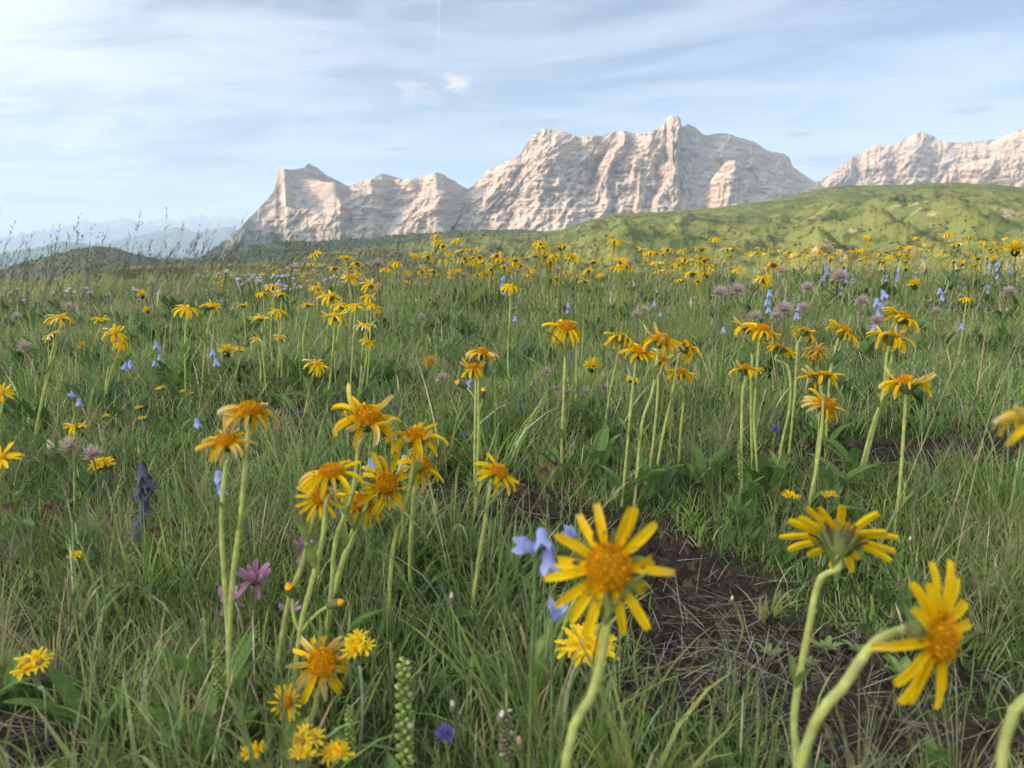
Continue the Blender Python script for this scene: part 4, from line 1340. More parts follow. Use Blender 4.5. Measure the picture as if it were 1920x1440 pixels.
# left, further back (whole heads)
for lab, foot, heads in (
    ('tall leaning plant with two arnica heads near the left edge', (57, 850), [(112, 596, 38, (.2, -.2, .95), 'mess', [(103, 640), (80, 740)]), (98, 628, 30, (-.3, -.3, .9), 'wither', [(98, 680), (78, 760)])]),
    ('arnica with upturned petals on a short bent stem by the left edge', (165, 690), [(189, 600, 30, (.2, -.1, .97), 'tip', [(184, 625), (172, 655)])]),
    ('arnica with a second head tucked under it, left meadow', (194, 775), [(213, 625, 36, (.3, -.4, .85), 'mess', [(212, 660), (200, 710)]), (229, 643, 26, (.5, -.4, .75), 'hang', [(214, 680), (202, 720)])]),
    ('arnica with wide sideways petals over two green buds', (348, 760), [(351, 580, 42, (.15, -.1, 1), 'droop', [(347, 620), (347, 690)])]),
    ('arnica leaning right next to the one over green buds', (378, 740), [(397, 574, 36, (.25, -.1, .95), 'tip', [(390, 610), (382, 670)])]),
    ('small orange arnica on a straight stem left of centre', (452, 690), [(455, 572, 22, UP, 'tip', [])]),
    ('arnica on a thick straight stem with narrow raised petals', (500, 740), [(489, 597, 34, (-.05, -.1, 1), 'tip', [(491, 640)])]),
    ('closed withered orange arnica on a thin stem', (487, 735), [(480, 636, 17, (0, -.5, .8), 'wither', [])]),
    ('brownish withered arnica right of the closed one', (525, 730), [(524, 632, 18, (.3, -.5, .8), 'wither', [])]),
    ('low arnica beside the bright yellow hawkbit on the left', (432, 730), [(450, 655, 28, (.1, -.1, 1), 'open', [])]),
    ('topmost of three arnicas close together left of centre', (505, 690), [(511, 537, 28, UP, 'droop', [])]),
    ('left one of three arnicas close together left of centre', (490, 690), [(493, 550, 24, UP, 'droop', [])]),
    ('right one of three arnicas close together left of centre', (518, 700), [(528, 552, 26, (.2, -.1, 1), 'tip', [])]),
    ('arnica below the three close together', (517, 725), [(522, 584, 30, (.2, -.2, .95), 'droop', [])]),
    ('orange arnica turned right above the yellow crowd left of centre', (650, 640), [(657, 520, 26, (.55, -.4, .7), 'droop', [])]),
    ('ragged arnica right of the turned orange one', (688, 690), [(695, 534, 32, (.25, -.2, .95), 'mess', [])]),
    ('arnica in the crowd under the ragged one', (682, 720), [(690, 556, 28, (.1, -.3, .9), 'mess', [])]),
    ('drooping arnica at the right end of the yellow crowd', (685, 745), [(701, 574, 28, (.5, -.2, .8), 'droop', [])]),
    ('wide arnica in the middle of the yellow crowd', (608, 700), [(620, 556, 40, UP, 'mess', [])]),
    ('arnica under the wide one in the yellow crowd', (630, 740), [(641, 572, 34, (.1, -.2, .97), 'droop', [])]),
    ('arnica at the lower right of the yellow crowd', (655, 750), [(667, 573, 28, (.2, -.2, .95), 'droop', [])]),
    ('lowest broad arnica of the yellow crowd', (612, 770), [(627, 592, 42, (.05, -.2, .97), 'mess', [])]),
    ('small arnica at the left end of the yellow crowd', (572, 700), [(577, 571, 28, UP, 'tip', [])]),
    ('arnica with pale tips above two withered heads on one stem', (668, 770), [(683, 612, 34, (0, -.1, 1), 'wither', [(680, 650), (676, 710)]), (690, 641, 26, (.4, -.3, .8), 'mess', [(686, 680)])]),
    ('arnica with petals hanging over the right side, left of the near pair', (565, 800), [(592, 683, 40, (.35, -.3, .88), 'mess', [(584, 710), (575, 755)])]),
    ('lone arnica with a tall bare stem right of centre', (955, 740), [(957, 538, 32, (.05, -.15, .98), 'droop', [(956, 590), (952, 660)])]),
    ('arnica with brown head and yellow petals low at the left border', (140, 985), [(140, 800, 42, (.05, -.05, 1), 'tip', [(139, 850), (140, 910)])]),
    ('arnica cut off by the left edge above the grass', (-4, 1030), [(2, 858, 62, (.1, -.5, .85), 'open', [(-2, 910)])]),
    ('small arnica cut off by the left edge higher up', (-2, 850), [(2, 737, 34, (.3, -.6, .7), 'droop', [])]),
    ('arnica pair far right under the brightest yellow hawkbit', (1788, 700), [(1812, 560, 22, UP, 'droop', [])]),
):
    arnica(lab, foot, heads, detail=False, nodes=((.4, 2),) if heads[0][2] > 30 else (), leaves=2 if heads[0][2] > 28 else 0, rad=.0022)
# ------------------------------------------------------------------ other flowers
def depth_of(foot):
    g = px_ground(*foot)
    return g.y * math.cos(PITCH) - (g.z - CAMZ) * math.sin(PITCH)


def plain_stem(rt, base, H, way, d, rad, c=(0.15, 0.20, 0.06), c2=None, hairs=0, k=5, n=10, name='stem'):
    pts = [tuple(base + Vector((0, 0, -.01)))] + [tuple(px_at(a, b, d)) for a, b in reversed(way)]
    if not way:
        r = np.random.default_rng(nseed())
        pts.append(tuple(base.lerp(H, .5) + Vector((r.normal(0, .006), r.normal(0, .006), 0))))
    pts.append(tuple(H))
    return add_stem(rt, base, pts, rad * 1.1, rad * .9, hairs, name, c, c2 or tuple(x * 1.2 for x in c), k, n)


def strips_on_ball(n, R0, L, w, col, col2, seed, polar=(0, 1.5), bend=.5, core=None, curl=None):
    """narrow florets standing out from a small dome (axis +z)"""
    r = np.random.default_rng(seed)
    a = MB()
    if core is not None:
        a.lathe([(R0 * math.sin(q), R0 * math.cos(q)) for q in np.linspace(0.02, 2.6, 6)], core, 8)
    for i in range(n):
        q = math.sqrt((i + .5) / n)
        po = polar[0] + (polar[1] - polar[0]) * q
        th = i * 2.39996
        V, Q, C = petal_arrays(L * r.uniform(.75, 1.15), w * r.uniform(.8, 1.2), bend * r.normal(1, .5), r.normal(0, .5), i + seed, nr=5, nc=3, up=r.normal(0, .1), teeth=.6)
        f = np.repeat(np.linspace(0, 1, 5), 3)[:, None]
        C = (np.asarray(col)[None] * (1 - f) + np.asarray(col2)[None] * f) * r.uniform(.75, 1.15)
        el = np.pi / 2 - po
        ce, se = math.cos(el), math.sin(el)
        V = V @ np.array([[ce, 0, se], [0, 1, 0], [-se, 0, ce]])
        V = V + np.array([R0 * ce, 0, R0 * se])
        c, s = math.cos(th), math.sin(th)
        V = V @ np.array([[c, s, 0], [-s, c, 0], [0, 0, 1]])
        a.raw(V, Q, C)
    return a


# ---- bright yellow hawkbits
HAWK = [hide_proto(strips_on_ball(60, .006, .0155, .0034, (0.78, 0.52, .008), (0.84, 0.62, .015), i * 50, polar=(.0, 1.75), bend=.2, core=(0.7, .45, .01)).build('florets', PETAL_M, smooth=True)) for i in range(2)]
HAWK_OLD = hide_proto(strips_on_ball(60, .007, .016, .0026, (0.62, 0.34, .03), (0.74, 0.46, .06), 900, polar=(.1, 2.3), bend=1.1, core=(0.4, .25, .05)).build('florets', PETAL_M, smooth=True))


def hawk_calyx():
    a = MB()
    a.lathe([(.0018, -.016), (.006, -.013), (.0085, -.007), (.0075, .0), (.004, .002)], (0.055, 0.065, 0.035), 9, (0.075, 0.085, 0.04))
    return hide_proto(a.build('calyx', PLANT_M, smooth=True))


HCAL = hawk_calyx()


def hawkbit(label, foot, u, v, w, nrm=UP, way=(), old=False):
    d = depth_of(foot)
    base = ground_under(foot[0], d)
    rt = root('hawkbit_plant', base, label, 'flower', 'bright yellow round flowers')
    H = px_at(u, v, d)
    size = w * d / FPX / .040
    nv = Vector(nrm).normalized()
    plain_stem(rt, base, H - nv * .016 * size, way, d, .0016, (0.12, 0.15, 0.055))
    hd = child('flower_head', HCAL, rt, H - base, facing(nrm), size)
    child('florets', HAWK_OLD if old else HAWK[nseed() % 2], hd)


hawkbit('bright yellow hawkbit right of the lone fresh arnica', (1093, 830), 1110, 686, 34, way=[(1105, 730), (1098, 780)])
hawkbit('withered yellow pompom with dark cup above the star-like arnica', (1520, 900), 1530, 660, 46, (.15, -.2, .95), old=True)
hawkbit('brown and yellow withered hawkbit left of the ragged double arnica', (790, 810), 806, 676, 28, (.1, -.1, 1), way=[(800, 720)], old=True)
hawkbit('bright yellow hawkbit beside blue bells left of centre', (418, 770), 425, 658, 32)
hawkbit('upper of two yellow hawkbits on dark stems at the left', (274, 690), 267, 553, 20)
hawkbit('lower of two yellow hawkbits on dark stems at the left', (280, 710), 275, 581, 15, (-.2, -.4, .9))
hawkbit('bright yellow hawkbit among the feathery seed heads', (1436, 660), 1436, 526, 24, (.2, -.4, .9))
hawkbit('lone bright yellow hawkbit right of the blue bellflowers', (1712, 665), 1715, 534, 26)
hawkbit('half closed yellow hawkbit on a dark stem near the right edge', (1860, 640), 1866, 487, 18)
hawkbit('largest yellow hawkbit standing at the right edge near the crest', (1897, 690), 1904, 466, 38, (-.2, -.2, .95))
hawkbit('small withered orange hawkbit low at the left', (155, 740), 152, 647, 15, old=True)

# ---- bluebells
BLUE, BLUE2 = (0.30, 0.34, 0.66), (0.46, 0.51, 0.82)


def bell_mesh(seed, col=BLUE, col2=BLUE2, wilt=0.0):
    r = np.random.default_rng(seed)
    k, pr = 20, [(.0010, .0), (.0042, .0012), (.0062, .005), (.0066, .011), (.0072, .0155), (.0100, .0200), (.0115, .0235)]
    a = np.arange(k) * 2 * np.pi / k
    V, C = [], []
    for i, (q, z) in enumerate(pr):
        f = i / (len(pr) - 1)
        lobe = np.cos(a * 5)
        rr = q * (1 + .10 * f * lobe + wilt * .35 * np.sin(a * 3 + i * 1.3 + seed)) * (1 - .3 * wilt)
        zz = z + (0.0052 * lobe * max(0, (f - .6) / .4)) + wilt * r.normal(0, .0012, k)
        V.append(np.stack([rr * np.cos(a), rr * np.sin(a), zz * np.ones(k)], -1))
        C.append(np.tile((np.array(col) * (1 - f) + np.array(col2) * f), (k, 1)))
    V, C = np.concatenate(V), np.concatenate(C)
    n = len(pr)
    i = np.arange(n - 1)[:, None] * k + np.arange(k)[None]
    j = np.arange(n - 1)[:, None] * k + (np.arange(k)[None] + 1) % k
    b = MB()
    b.raw(V, np.stack([i, j, j + k, i + k], -1).reshape(-1, 4), C)
    b.lathe([(.0008, -.003), (.0028, -.002), (.0034, .0012)], (0.12, 0.17, 0.06), 7)
    return hide_proto(b.build('bell', PETAL_M, smooth=True))


BELLS = [bell_mesh(i) for i in range(3)]
WILT = [bell_mesh(i + 9, (0.11, 0.11, 0.14), (0.16, 0.17, 0.26), 1.0) for i in range(3)]
BELLG = 'blue bellflowers in the meadow'


def bellflower(label, foot, bells, name='bellflower_plant', rad=.0012, top=None, lib=None, group=BELLG, d=None, way=()):
    """bells: (u, v of the middle, length in photo pixels, direction of the mouth)"""
    d = d or depth_of(foot)
    base = ground_under(foot[0], d)
    rt = root(name, base, label, 'flower', group)
    r = np.random.default_rng(nseed())
    lib = lib or BELLS
    T = top or (bells[0][0], bells[0][1] - bells[0][2] * .6)
    Tp = px_at(*T, d)
    P = plain_stem(rt, base, Tp, list(way), d, rad, (0.13, 0.18, 0.06), n=14)
    for (u, v, L, dr) in bells:
        size = L * d / FPX / .026
        dv = Vector(dr).normalized()
        att = px_at(u, v, d) - base - dv * .012 * size
        child('bell', lib[r.integers(3)], rt, att, facing(dr, r.uniform(0, 6)), size)
        i = int(np.argmin(np.linalg.norm(P - np.array(att), axis=1)))
        s = P[max(0, i - 1)]
        q = [tuple(Vector(s) + base), tuple(Vector(s).lerp(att, .5) + base + Vector((0, 0, .004))), tuple(att + base - dv * .003 * size)]
        if (Vector(s) - att).length > .002:
            add_stem(rt, base, q, rad * .7, rad * .6, 0, 'branch', (0.13, 0.18, 0.06), (0.16, 0.2, 0.08), 4, 5)
    for q in range(3):
        i = int(len(P) * (.2 + .2 * q))
        child('stem_leaf', STEMLEAF[r.integers(4)], rt, tuple(P[i]), (0, 0, r.uniform(0, 6.28)), .55)
    return rt


DN = (0, -.25, -1)
bellflower('pale bluebells clustered beside the big near arnica', (985, 1560), [(990, 1025, 44, (-.75, -.5, .35)), (1017, 1010, 46, (.1, -.6, -.75)), (1028, 1050, 48, (.1, -.4, -.9))], d=.56, top=(1010, 1000), way=[(1003, 1090), (996, 1300)], rad=.0016)
bellflower('single pale upright bluebell below the clustered ones', (1030, 1420), [(1042, 1150, 42, (.15, -.3, .95))], d=.60, top=(1040, 1170), way=[(1036, 1200)], rad=.0013)
bellflower('pale bluebell half hidden behind the big near arnica', (1070, 1240), [(1072, 1000, 28, (-.5, -.5, .5))], top=(1075, 1010))
bellflower('two bluebells low at the left with one spreading open', (148, 850), [(149, 753, 16, DN), (136, 741, 13, (-.5, -.3, .5))], top=(145, 738))
bellflower('two touching bluebells in the left meadow', (240, 790), [(245, 682, 17, DN), (235, 686, 14, (-.3, -.3, -.8))], top=(241, 672))
bellflower('three bluebells up one thin stem in the left meadow', (296, 780), [(294, 647, 15, DN), (299, 669, 12, DN), (290, 681, 12, DN)], top=(295, 638))
bellflower('two bluebells hanging left of the bright yellow hawkbit', (402, 780), [(400, 660, 15, DN), (406, 678, 17, (.2, -.3, -.9))], top=(402, 650))
bellflower('bluebell nodding above thin straw left of the withering pair', (365, 905), [(370, 793, 20, (.2, -.3, -.9))], top=(366, 782))
bellflower('two bluebells hanging behind the stems of the withering pair', (400, 1060), [(410, 893, 26, (.1, -.3, -.9)), (413, 917, 24, (.3, -.2, -.9))], top=(403, 880))
bellflower('drooping dried bluebell under the flat-topped arnica', (698, 1020), [(697, 868, 26, DN)], top=(699, 853))
bellflower('pale bluebell hanging behind the flat-topped arnica', (762, 1020), [(760, 866, 30, DN)], top=(763, 850))
bellflower('bluebell spike left of the feathery seed heads on the right', (1440, 680), [(1443, 550, 15, DN), (1438, 566, 14, DN), (1441, 580, 14, DN)], top=(1443, 540))
bellflower('bluebell spike between the seed heads and the withered pompom', (1496, 700), [(1498, 575, 15, DN), (1494, 592, 15, DN)], top=(1497, 565))
bellflower('tall bluebell spike behind the leaning arnica pair', (1648, 720), [(1656, 551, 18, (.3, -.3, -.9)), (1644, 566, 17, DN), (1652, 574, 17, DN), (1647, 588, 16, DN)], top=(1651, 540))
bellflower('pale bluebell under the seed head by the leaning pair', (1640, 740), [(1639, 614, 17, DN)], top=(1640, 600))
bellflower('small bluebell spike at the far right of the meadow', (1764, 680), [(1762, 545, 12, DN), (1766, 558, 13, DN)], top=(1763, 536))
bellflower('tiny bluebell in the grass at the right', (1802, 705), [(1803, 612, 12, DN)])
bellflower('tiny bluebell left of the overlapping arnicas', (1356, 720), [(1357, 618, 12, DN)])
bellflower('small bluebell beside the lone tall arnica right of centre', (966, 690), [(966, 597, 11, DN)])
bellflower('small bluebell behind the head of the double ragged arnica', (884, 830), [(881, 717, 16, (-.4, -.3, -.5))], top=(882, 708))
bellflower('two tiny bluebells above the fresh arnica', (1066, 660), [(1066, 572, 10, DN), (1064, 583, 9, DN)])
bellflower('two tiny bluebells over the centre-right row', (1228, 660), [(1227, 569, 11, DN), (1238, 588, 10, DN)])
bellflower('withered dark blue bellflower spike at the left', (258, 1040), [(268, 885, 40, (.2, -.3, -.9)), (276, 905, 40, (.5, -.3, -.8)), (264, 915, 40, DN), (270, 945, 38, DN), (262, 970, 36, DN), (266, 992, 34, DN)], name='withered_bellflower', top=(266, 872), lib=WILT, rad=.0022)
bellflower('small withered dark bellflower near the centre', (1000, 830), [(980, 745, 16, DN), (975, 758, 15, DN), (978, 770, 14, DN)], name='withered_bellflower', top=(978, 735), lib=WILT)

# ---- feathery seed heads
PINKG, PINKG2 = (0.45, 0.33, 0.29), (0.64, 0.54, 0.49)
FLUFF = [hide_proto(strips_on_ball(130, .004, .021, .0021, PINKG, PINKG2, 300 + i * 150, polar=(0, 1.9), bend=-.55, core=(0.16, .09, .08)).build('seed_head', PETAL_M, smooth=True)) for i in range(3)]


def avens(label, foot, u, v, w, nrm=UP):
    d = depth_of(foot)
    base = ground_under(foot[0], d)
    rt = root('avens_plant', base, label, 'flower', 'feathery pinkish grey seed heads')
    size = w * d / FPX / .046
    H = px_at(u, v, d)
    nv = Vector(nrm).normalized()
    plain_stem(rt, base, H - nv * .006 * size, (), d, .0013, (0.20, 0.15, 0.09))
    child('seed_head', FLUFF[nseed() % 3], rt, H - base - nv * .006 * size, facing(nrm), size)


for lab, foot, u, v, w in (
    ('leftmost of the large feathery seed heads on the right', (1335, 690), 1350, 547, 32), ('feathery seed head touching the leftmost large one', (1368, 690), 1383, 541, 32),
    ('highest feathery seed head next to an arnica', (1450, 640), 1464, 506, 24), ('feathery seed head between the hawkbit and the topmost one', (1508, 680), 1515, 538, 28),
    ('topmost large feathery seed head on a leaning stem', (1545, 700), 1574, 516, 34), ('biggest feathery seed head above the right group of arnicas', (1452, 750), 1469, 577, 38),
    ('feathery seed head just above the overlapping arnicas', (1410, 740), 1416, 592, 30), ('pale feathery seed head behind the biggest one', (1452, 730), 1456, 590, 26),
    ('feathery seed head beside the bluebell spike', (1500, 730), 1506, 575, 26), ('feathery seed head on a thin stem left of the tall bluebell spike', (1600, 730), 1617, 563, 28),
    ('feathery seed head directly over a pale bluebell', (1640, 760), 1645, 600, 32), ('faint seed head far right above the bare patch', (1752, 700), 1755, 582, 20),
    ('left one of two feathery seed heads low at the left', (130, 985), 131, 833, 42), ('right one of two feathery seed heads low at the left', (172, 1000), 173, 848, 40),
    ('small round pink seed head near the left edge', (30, 690), 30, 592, 20), ('pale seed head beyond the leaning left arnica', (128, 680), 128, 574, 22),
    ('flattened straw coloured seed head at the left', (45, 750), 45, 648, 26), ('dried seed head left of the double ragged arnica', (826, 800), 829, 707, 26),
    ('small pinkish seed head left of the lone fresh arnica', (1021, 790), 1023, 695, 22), ('faint pink seed head above the centre-right row', (1190, 700), 1192, 588, 20),
    ('pink seed head right of centre near two bluebells', (1207, 690), 1208, 580, 20), ('small seed head among far arnicas', (1300, 650), 1300, 560, 14),
    ('pale pink seed head behind the yellow crowd', (788, 680), 790, 592, 15), ('pink seed head at the far right edge', (1893, 690), 1893, 545, 26)):
    avens(lab, foot, u, v, w, (random.uniform(-.2, .2), random.uniform(-.3, 0), 1))

# ---- alpine clover
def floret(seed, c1, c2, L=.017, w=.0056, droop=.2):
    V, Q, C = petal_arrays(L, w, droop, .2, seed, nr=6, nc=5, up=.15, teeth=-.8)
    f = np.repeat(np.linspace(0, 1, 6), 5)[:, None]
    C = np.asarray(c1)[None] * (1 - f) + np.asarray(c2)[None] * f
    return hide_proto(mesh_np('petal', V, Q, PETAL_M, col=C))


PINK = [floret(i, (0.38, 0.16, 0.27), (0.60, 0.36, 0.54), droop=-.3 + .2 * i) for i in range(3)]
BROWN = [floret(i + 5, (0.15, 0.08, 0.055), (0.30, 0.19, 0.13), L=.018, droop=.2 + .2 * i) for i in range(3)]


def clover(label, foot, u, v, w, dead=False, n=9, lean=(0, -.2, 1), low=3):
    d = depth_of(foot)
    base = ground_under(foot[0], d)
    rt = root('clover_plant', base, label, 'flower', 'dried brown clover heads' if dead else 'pink alpine clovers')
    r = np.random.default_rng(nseed())
    H = px_at(u, v, d)
    size = w * d / FPX / .040
    plain_stem(rt, base, H, (), d, .0014, (0.16, 0.16, 0.07))
    a = MB()
    a.lathe([(.001, -.003), (.0045, -.001), (.0052, .003), (.002, .006)], (0.18, 0.09, 0.10), 8)
    h = child('flower_head', hide_proto(a.build('flower_head', PLANT_M, smooth=True)), rt, H - base, facing(lean), size)
    for i in range(n):
        th = i * 2.4
        hang = dead or i >= n - low
        lib = BROWN if dead else PINK
        child('petal', lib[r.integers(3)], h, (.003 * math.cos(th), .003 * math.sin(th), .002), (r.normal(0, .3), r.uniform(.8, 1.35) if hang else -r.uniform(.1, 1.1), th), r.uniform(.85, 1.1))


clover('pink clover with spreading petals right of the forked withering stem', (470, 1190), 478, 1092, 86, n=13)
clover('pink clover behind the stems of the centre-left cluster', (572, 1120), 572, 1032, 60)
clover('pink clover half behind the forked withering stem', (420, 1230), 430, 1130, 66, n=9)
clover('faded pink clover drooping left of the orange bud', (540, 1230), 540, 1150, 56, n=8)
clover('deep pink clover behind the lone fresh arnica', (1042, 800), 1044, 730, 22)
clover('pink clover right of the deep pink one', (1060, 815), 1062, 738, 26)
clover('pink clover under the bright yellow hawkbit', (1130, 800), 1132, 728, 22)
clover('small pink clover behind the centre-right row', (1098, 800), 1098, 735, 20)
for lab, foot, u, v, w in (('left dried brown clover of a row of three low at the left', (286, 1050), 287, 990, 30), ('middle dried brown clover of a row of three low at the left', (322, 1045), 322, 980, 34), ('right dried brown clover of a row of three low at the left', (384, 1055), 384, 990, 26),
                            ('pinkish dried clover near the left edge', (92, 1010), 95, 945, 46), ('dark dried clover at the left border', (12, 1000), 14, 945, 30), ('dried clover under the leaning arnica at centre', (1018, 940), 1020, 878, 26),
                            ('dried clover right of the leaning arnica at centre', (1040, 930), 1040, 866, 26), ('small dried clover on the dark tuft at centre', (1076, 955), 1076, 902, 18), ('fluffy brown seed head beside the leaning arnica', (965, 1090), 982, 912, 34),
                            ('dried clover behind the cluster stems', (582, 1120), 584, 1070, 34)):
    clover(lab, foot, u, v, w * 1.25, dead=True, n=12)

# ---- ragworts: clusters of small yellow heads on pale stems
def rag_head(seed, old=0):
    r = np.random.default_rng(seed)
    a = MB()
    a.lathe([(.0012, -.011), (.0038, -.008), (.0045, -.002), (.0042, .0005)], (0.20, 0.23, 0.13), 7)
    c = (0.42, .24, .07) if old else (0.75, .40, .01)
    a.lathe([(.0046, .0), (.004, .0025), (.0015, .0038), (.0002, .004)], c, 8)
    for i in range(12):
        V, Q, C = petal_arrays(.0105 * r.uniform(.6, 1.15), .0032, r.uniform(-.3, .9) + .6 * old, r.normal(0, .4), seed * 40 + i, .2 * old, nr=4, nc=3, up=r.uniform(0, .4), yellow=1)
        th = i * 2 * np.pi / 12 + r.normal(0, .15)
        cc, s = math.cos(th), math.sin(th)
        a.raw((V + np.array([.0035, 0, .0005])) @ np.array([[cc, s, 0], [-s, cc, 0], [0, 0, 1]]), Q, C)
    return hide_proto(a.build('flower_head', PETAL_M, smooth=True))


RAG = [rag_head(i) for i in range(4)]
RAGOLD = [rag_head(i + 20, 1) for i in range(2)]


def ragwort(label, foot, u, v, w, n=5, old=0.0, way=(), d=None, rad=.0014):
    d = d or depth_of(foot)
    base = ground_under(foot[0], d)
    rt = root('ragwort_plant', base, label, 'flower', 'small yellow ragworts')
    r = np.random.default_rng(nseed())
    spread = w * d / FPX * .5
    H = px_at(u, v, d)
    F = H - Vector((0, 0, spread * 1.3 + .006))
    plain_stem(rt, base, F, list(way), d, rad, (0.26, 0.30, 0.19))
    for i in range(n):
        th = i * 2.4 + 1
        q = math.sqrt(i / max(1, n - 1)) * spread * .62 if n > 1 else 0
        p = H + Vector((q * math.cos(th), q * math.sin(th), -.15 * q + r.normal(0, .0015)))
        nn = ((p - H) * 14 + Vector((0, -.35, 1))) if n > 1 else Vector((0, -.3, 1))
        nn.normalize()
        size = max(.55, min(1.6, spread / .017))
        add_stem(rt, base, [tuple(F), tuple(F.lerp(p, .6)), tuple(p - nn * .010 * size)], rad * .6, rad * .6, 0, 'branch', (0.24, 0.28, 0.17), (0.24, 0.28, 0.17), 4, 4)
        child('flower_head', (RAGOLD[r.integers(2)] if r.random() < old else RAG[r.integers(4)]), rt, p - base, facing(nn, r.uniform(0, 6)), size)


ragwort('yellow ragwort with brown centre low at the left', (86, 1385), 66, 1240, 64, 5, .6, [(84, 1300)])
ragwort('small ragwort on a pale leaning stem at the left', (118, 1120), 142, 1040, 28, 4, 0, [(132, 1070)])
ragwort('yellow ragwort cluster on a grey stem behind the ragged arnica', (670, 1420), 672, 1205, 56, 5, 0, [(676, 1260), (680, 1330)], rad=.0018)
ragwort('yellow ragwort at the bottom edge left of the others', (472, 1500), 472, 1408, 46, 3)
ragwort('half withered ragwort at the bottom edge', (572, 1510), 578, 1380, 62, 5, .7)
ragwort('ragwort touching the bottom edge under the half withered one', (562, 1540), 566, 1412, 42, 3, .2)
ragwort('ragwort with brown centre at the bottom edge', (628, 1520), 628, 1410, 60, 4, .6)
ragwort('full yellow ragwort head right below the big near arnica', (1052, 1420), 1102, 1205, 100, 9, 0, [(1080, 1250), (1062, 1320)], rad=.0022)
ragwort('left of two tiny ragworts right of centre', (1478, 985), 1480, 926, 28, 3)
ragwort('right of two tiny ragworts right of centre', (1552, 985), 1554, 926, 26, 3, .3)
ragwort('flat ragwort cluster beside the feathery seed heads', (198, 965), 193, 868, 42, 5, .2)
ragwort('small ragwort star in the left grass', (192, 830), 199, 778, 18, 1)
ragwort('upper of two small ragworts in the left grass', (258, 815), 262, 763, 16, 2)
ragwort('lower of two small ragworts in the left grass', (262, 830), 269, 784, 17, 2, .4)
ragwort('small orange ragwort under thin straw in the left grass', (300, 790), 303, 726, 18, 2, .3)
ragwort('left of two tiny orange ragworts in the left grass', (340, 785), 342, 734, 12, 1)
ragwort('right of two tiny orange ragworts in the left grass', (356, 785), 358, 737, 12, 1)
ragwort('small ragwort behind the arnica row right of centre', (1184, 790), 1185, 711, 24, 3)
ragwort('tiny ragwort far left of the near arnica cluster', (75, 815), 73, 770, 10, 1)
ragwort('yellow ragwort star peeping left of the broad golden arnica', (655, 880), 652, 777, 32, 1)

# ---- purple globes, spikes, buds, rosettes
PURP = hide_proto(strips_on_ball(46, .006, .012, .0022, (0.16, 0.12, 0.42), (0.28, 0.22, 0.60), 700, polar=(0, 1.9), bend=-.9, core=(0.12, .09, .32)).build('flower_head', PETAL_M, smooth=True))


def rampion(label, foot, u, v, w):
    d = depth_of(foot)
    base = ground_under(foot[0], d)
    rt = root('rampion_plant', base, label, 'flower', 'round purple rampions')
    H = px_at(u, v, d)
    plain_stem(rt, base, H, (), d, .0013)
    child('flower_head', PURP, rt, H - base, facing((.1, -.2, 1)), w * d / FPX / .034)


rampion('blurred purple rampion at the bottom edge near the green spike', (838, 1480), 834, 1377, 44)
rampion('round purple rampion under the snaking arnica stem', (1452, 870), 1453, 806, 22)
rampion('small deep blue rampion by the dried clovers', (340, 1035), 340, 991, 18)
rampion('small purple rampion left of centre behind the cluster', (740, 810), 740, 765, 16)
rampion('small blue rampion right of the flat-topped arnica', (868, 870), 868, 815, 16)
rampion('tiny blue rampion behind the lone fresh arnica', (1072, 720), 1072, 664, 10)


def spike(label, foot, u, v, v1, w, tip=(0.26, 0.32, 0.10), d=None):
    d = d or depth_of(foot)
    base = ground_under(foot[0], d)
    rt = root('spike_plant', base, label, 'plant', 'green flower spikes')
    r = np.random.default_rng(nseed())
    H, Lo = px_at(u, v, d), px_at(u + 3, v1, d)
    plain_stem(rt, base, H, [(u + 2, (v + v1) / 2), (u + 3, v1)], d, .0014, (0.16, 0.21, 0.07))
    a = MB()
    n = 70
    rad = w * d / FPX / 2
    for i in range(n):
        f = i / n
        p = Lo.lerp(H, f) - base
        th = i * 2.4
        taper = .35 + .65 * math.sin(math.pi * min(1, .18 + (1 - f) * .9)) if f > .5 else 1
        q = rad * taper
        o = Vector((math.cos(th), math.sin(th), .45))
        c = np.array(tip) * r.uniform(.7, 1.25)
        if r.random() < .07: c = np.array((.42, .43, .27))
        M = Matrix.Translation(p + Vector((o.x, o.y, 0)) * q * .45) @ facing(o).to_matrix().to_4x4()
        a.lathe([(.0003, -q * .2), (q * .30, q * .05), (q * .34, q * .35), (q * .1, q * .68)], c, 5, c * 1.15, M)
    child('flower_spike', hide_proto(a.build('flower_spike', PLANT_M, smooth=True)), rt)
    for q in range(3):
        child('leaf', BASAL[q], rt, (0, 0, 0), (0, 0, q * 2.1), .8)


spike('blurred green flower spike rising from the bottom edge', (757, 1560), 757, 1238, 1430, 34)
spike('slender green flower spike left of the bottom arnicas', (400, 1400), 407, 1205, 1310, 18)
spike('thin green spike right of the ragged arnica', (650, 1500), 655, 1325, 1420, 20)
spike('thin green spike in front of the right group of arnicas', (1383, 985), 1386, 830, 900, 10)
spike('withered dark spike on bare earth left of the near arnica', (968, 1560), 948, 1330, 1420, 28, (0.20, 0.17, 0.11))


def budstem(label, foot, u, v, w, c=(0.62, 0.60, 0.50)):
    d = depth_of(foot)
    base = ground_under(foot[0], d)
    rt = root('bud_plant', base, label, 'plant', 'pale budded stems')
    H = px_at(u, v, d)
    plain_stem(rt, base, H, (), d, .0012)
    q = w * d / FPX / 2
    a = MB()
    a.lathe([(.0009, -q * 2.2), (q, -q * 1.2), (q * .9, 0), (q * .5, q * .5)], (0.13, 0.15, 0.08), 7)
    a.lathe([(q * .5, q * .4), (q * .55, q * 1.0), (q * .1, q * 1.9)], c, 7)
    child('bud', hide_proto(a.build('bud', PLANT_M, smooth=True)), rt, H - base, facing((random.uniform(-.2, .2), -.1, 1)))


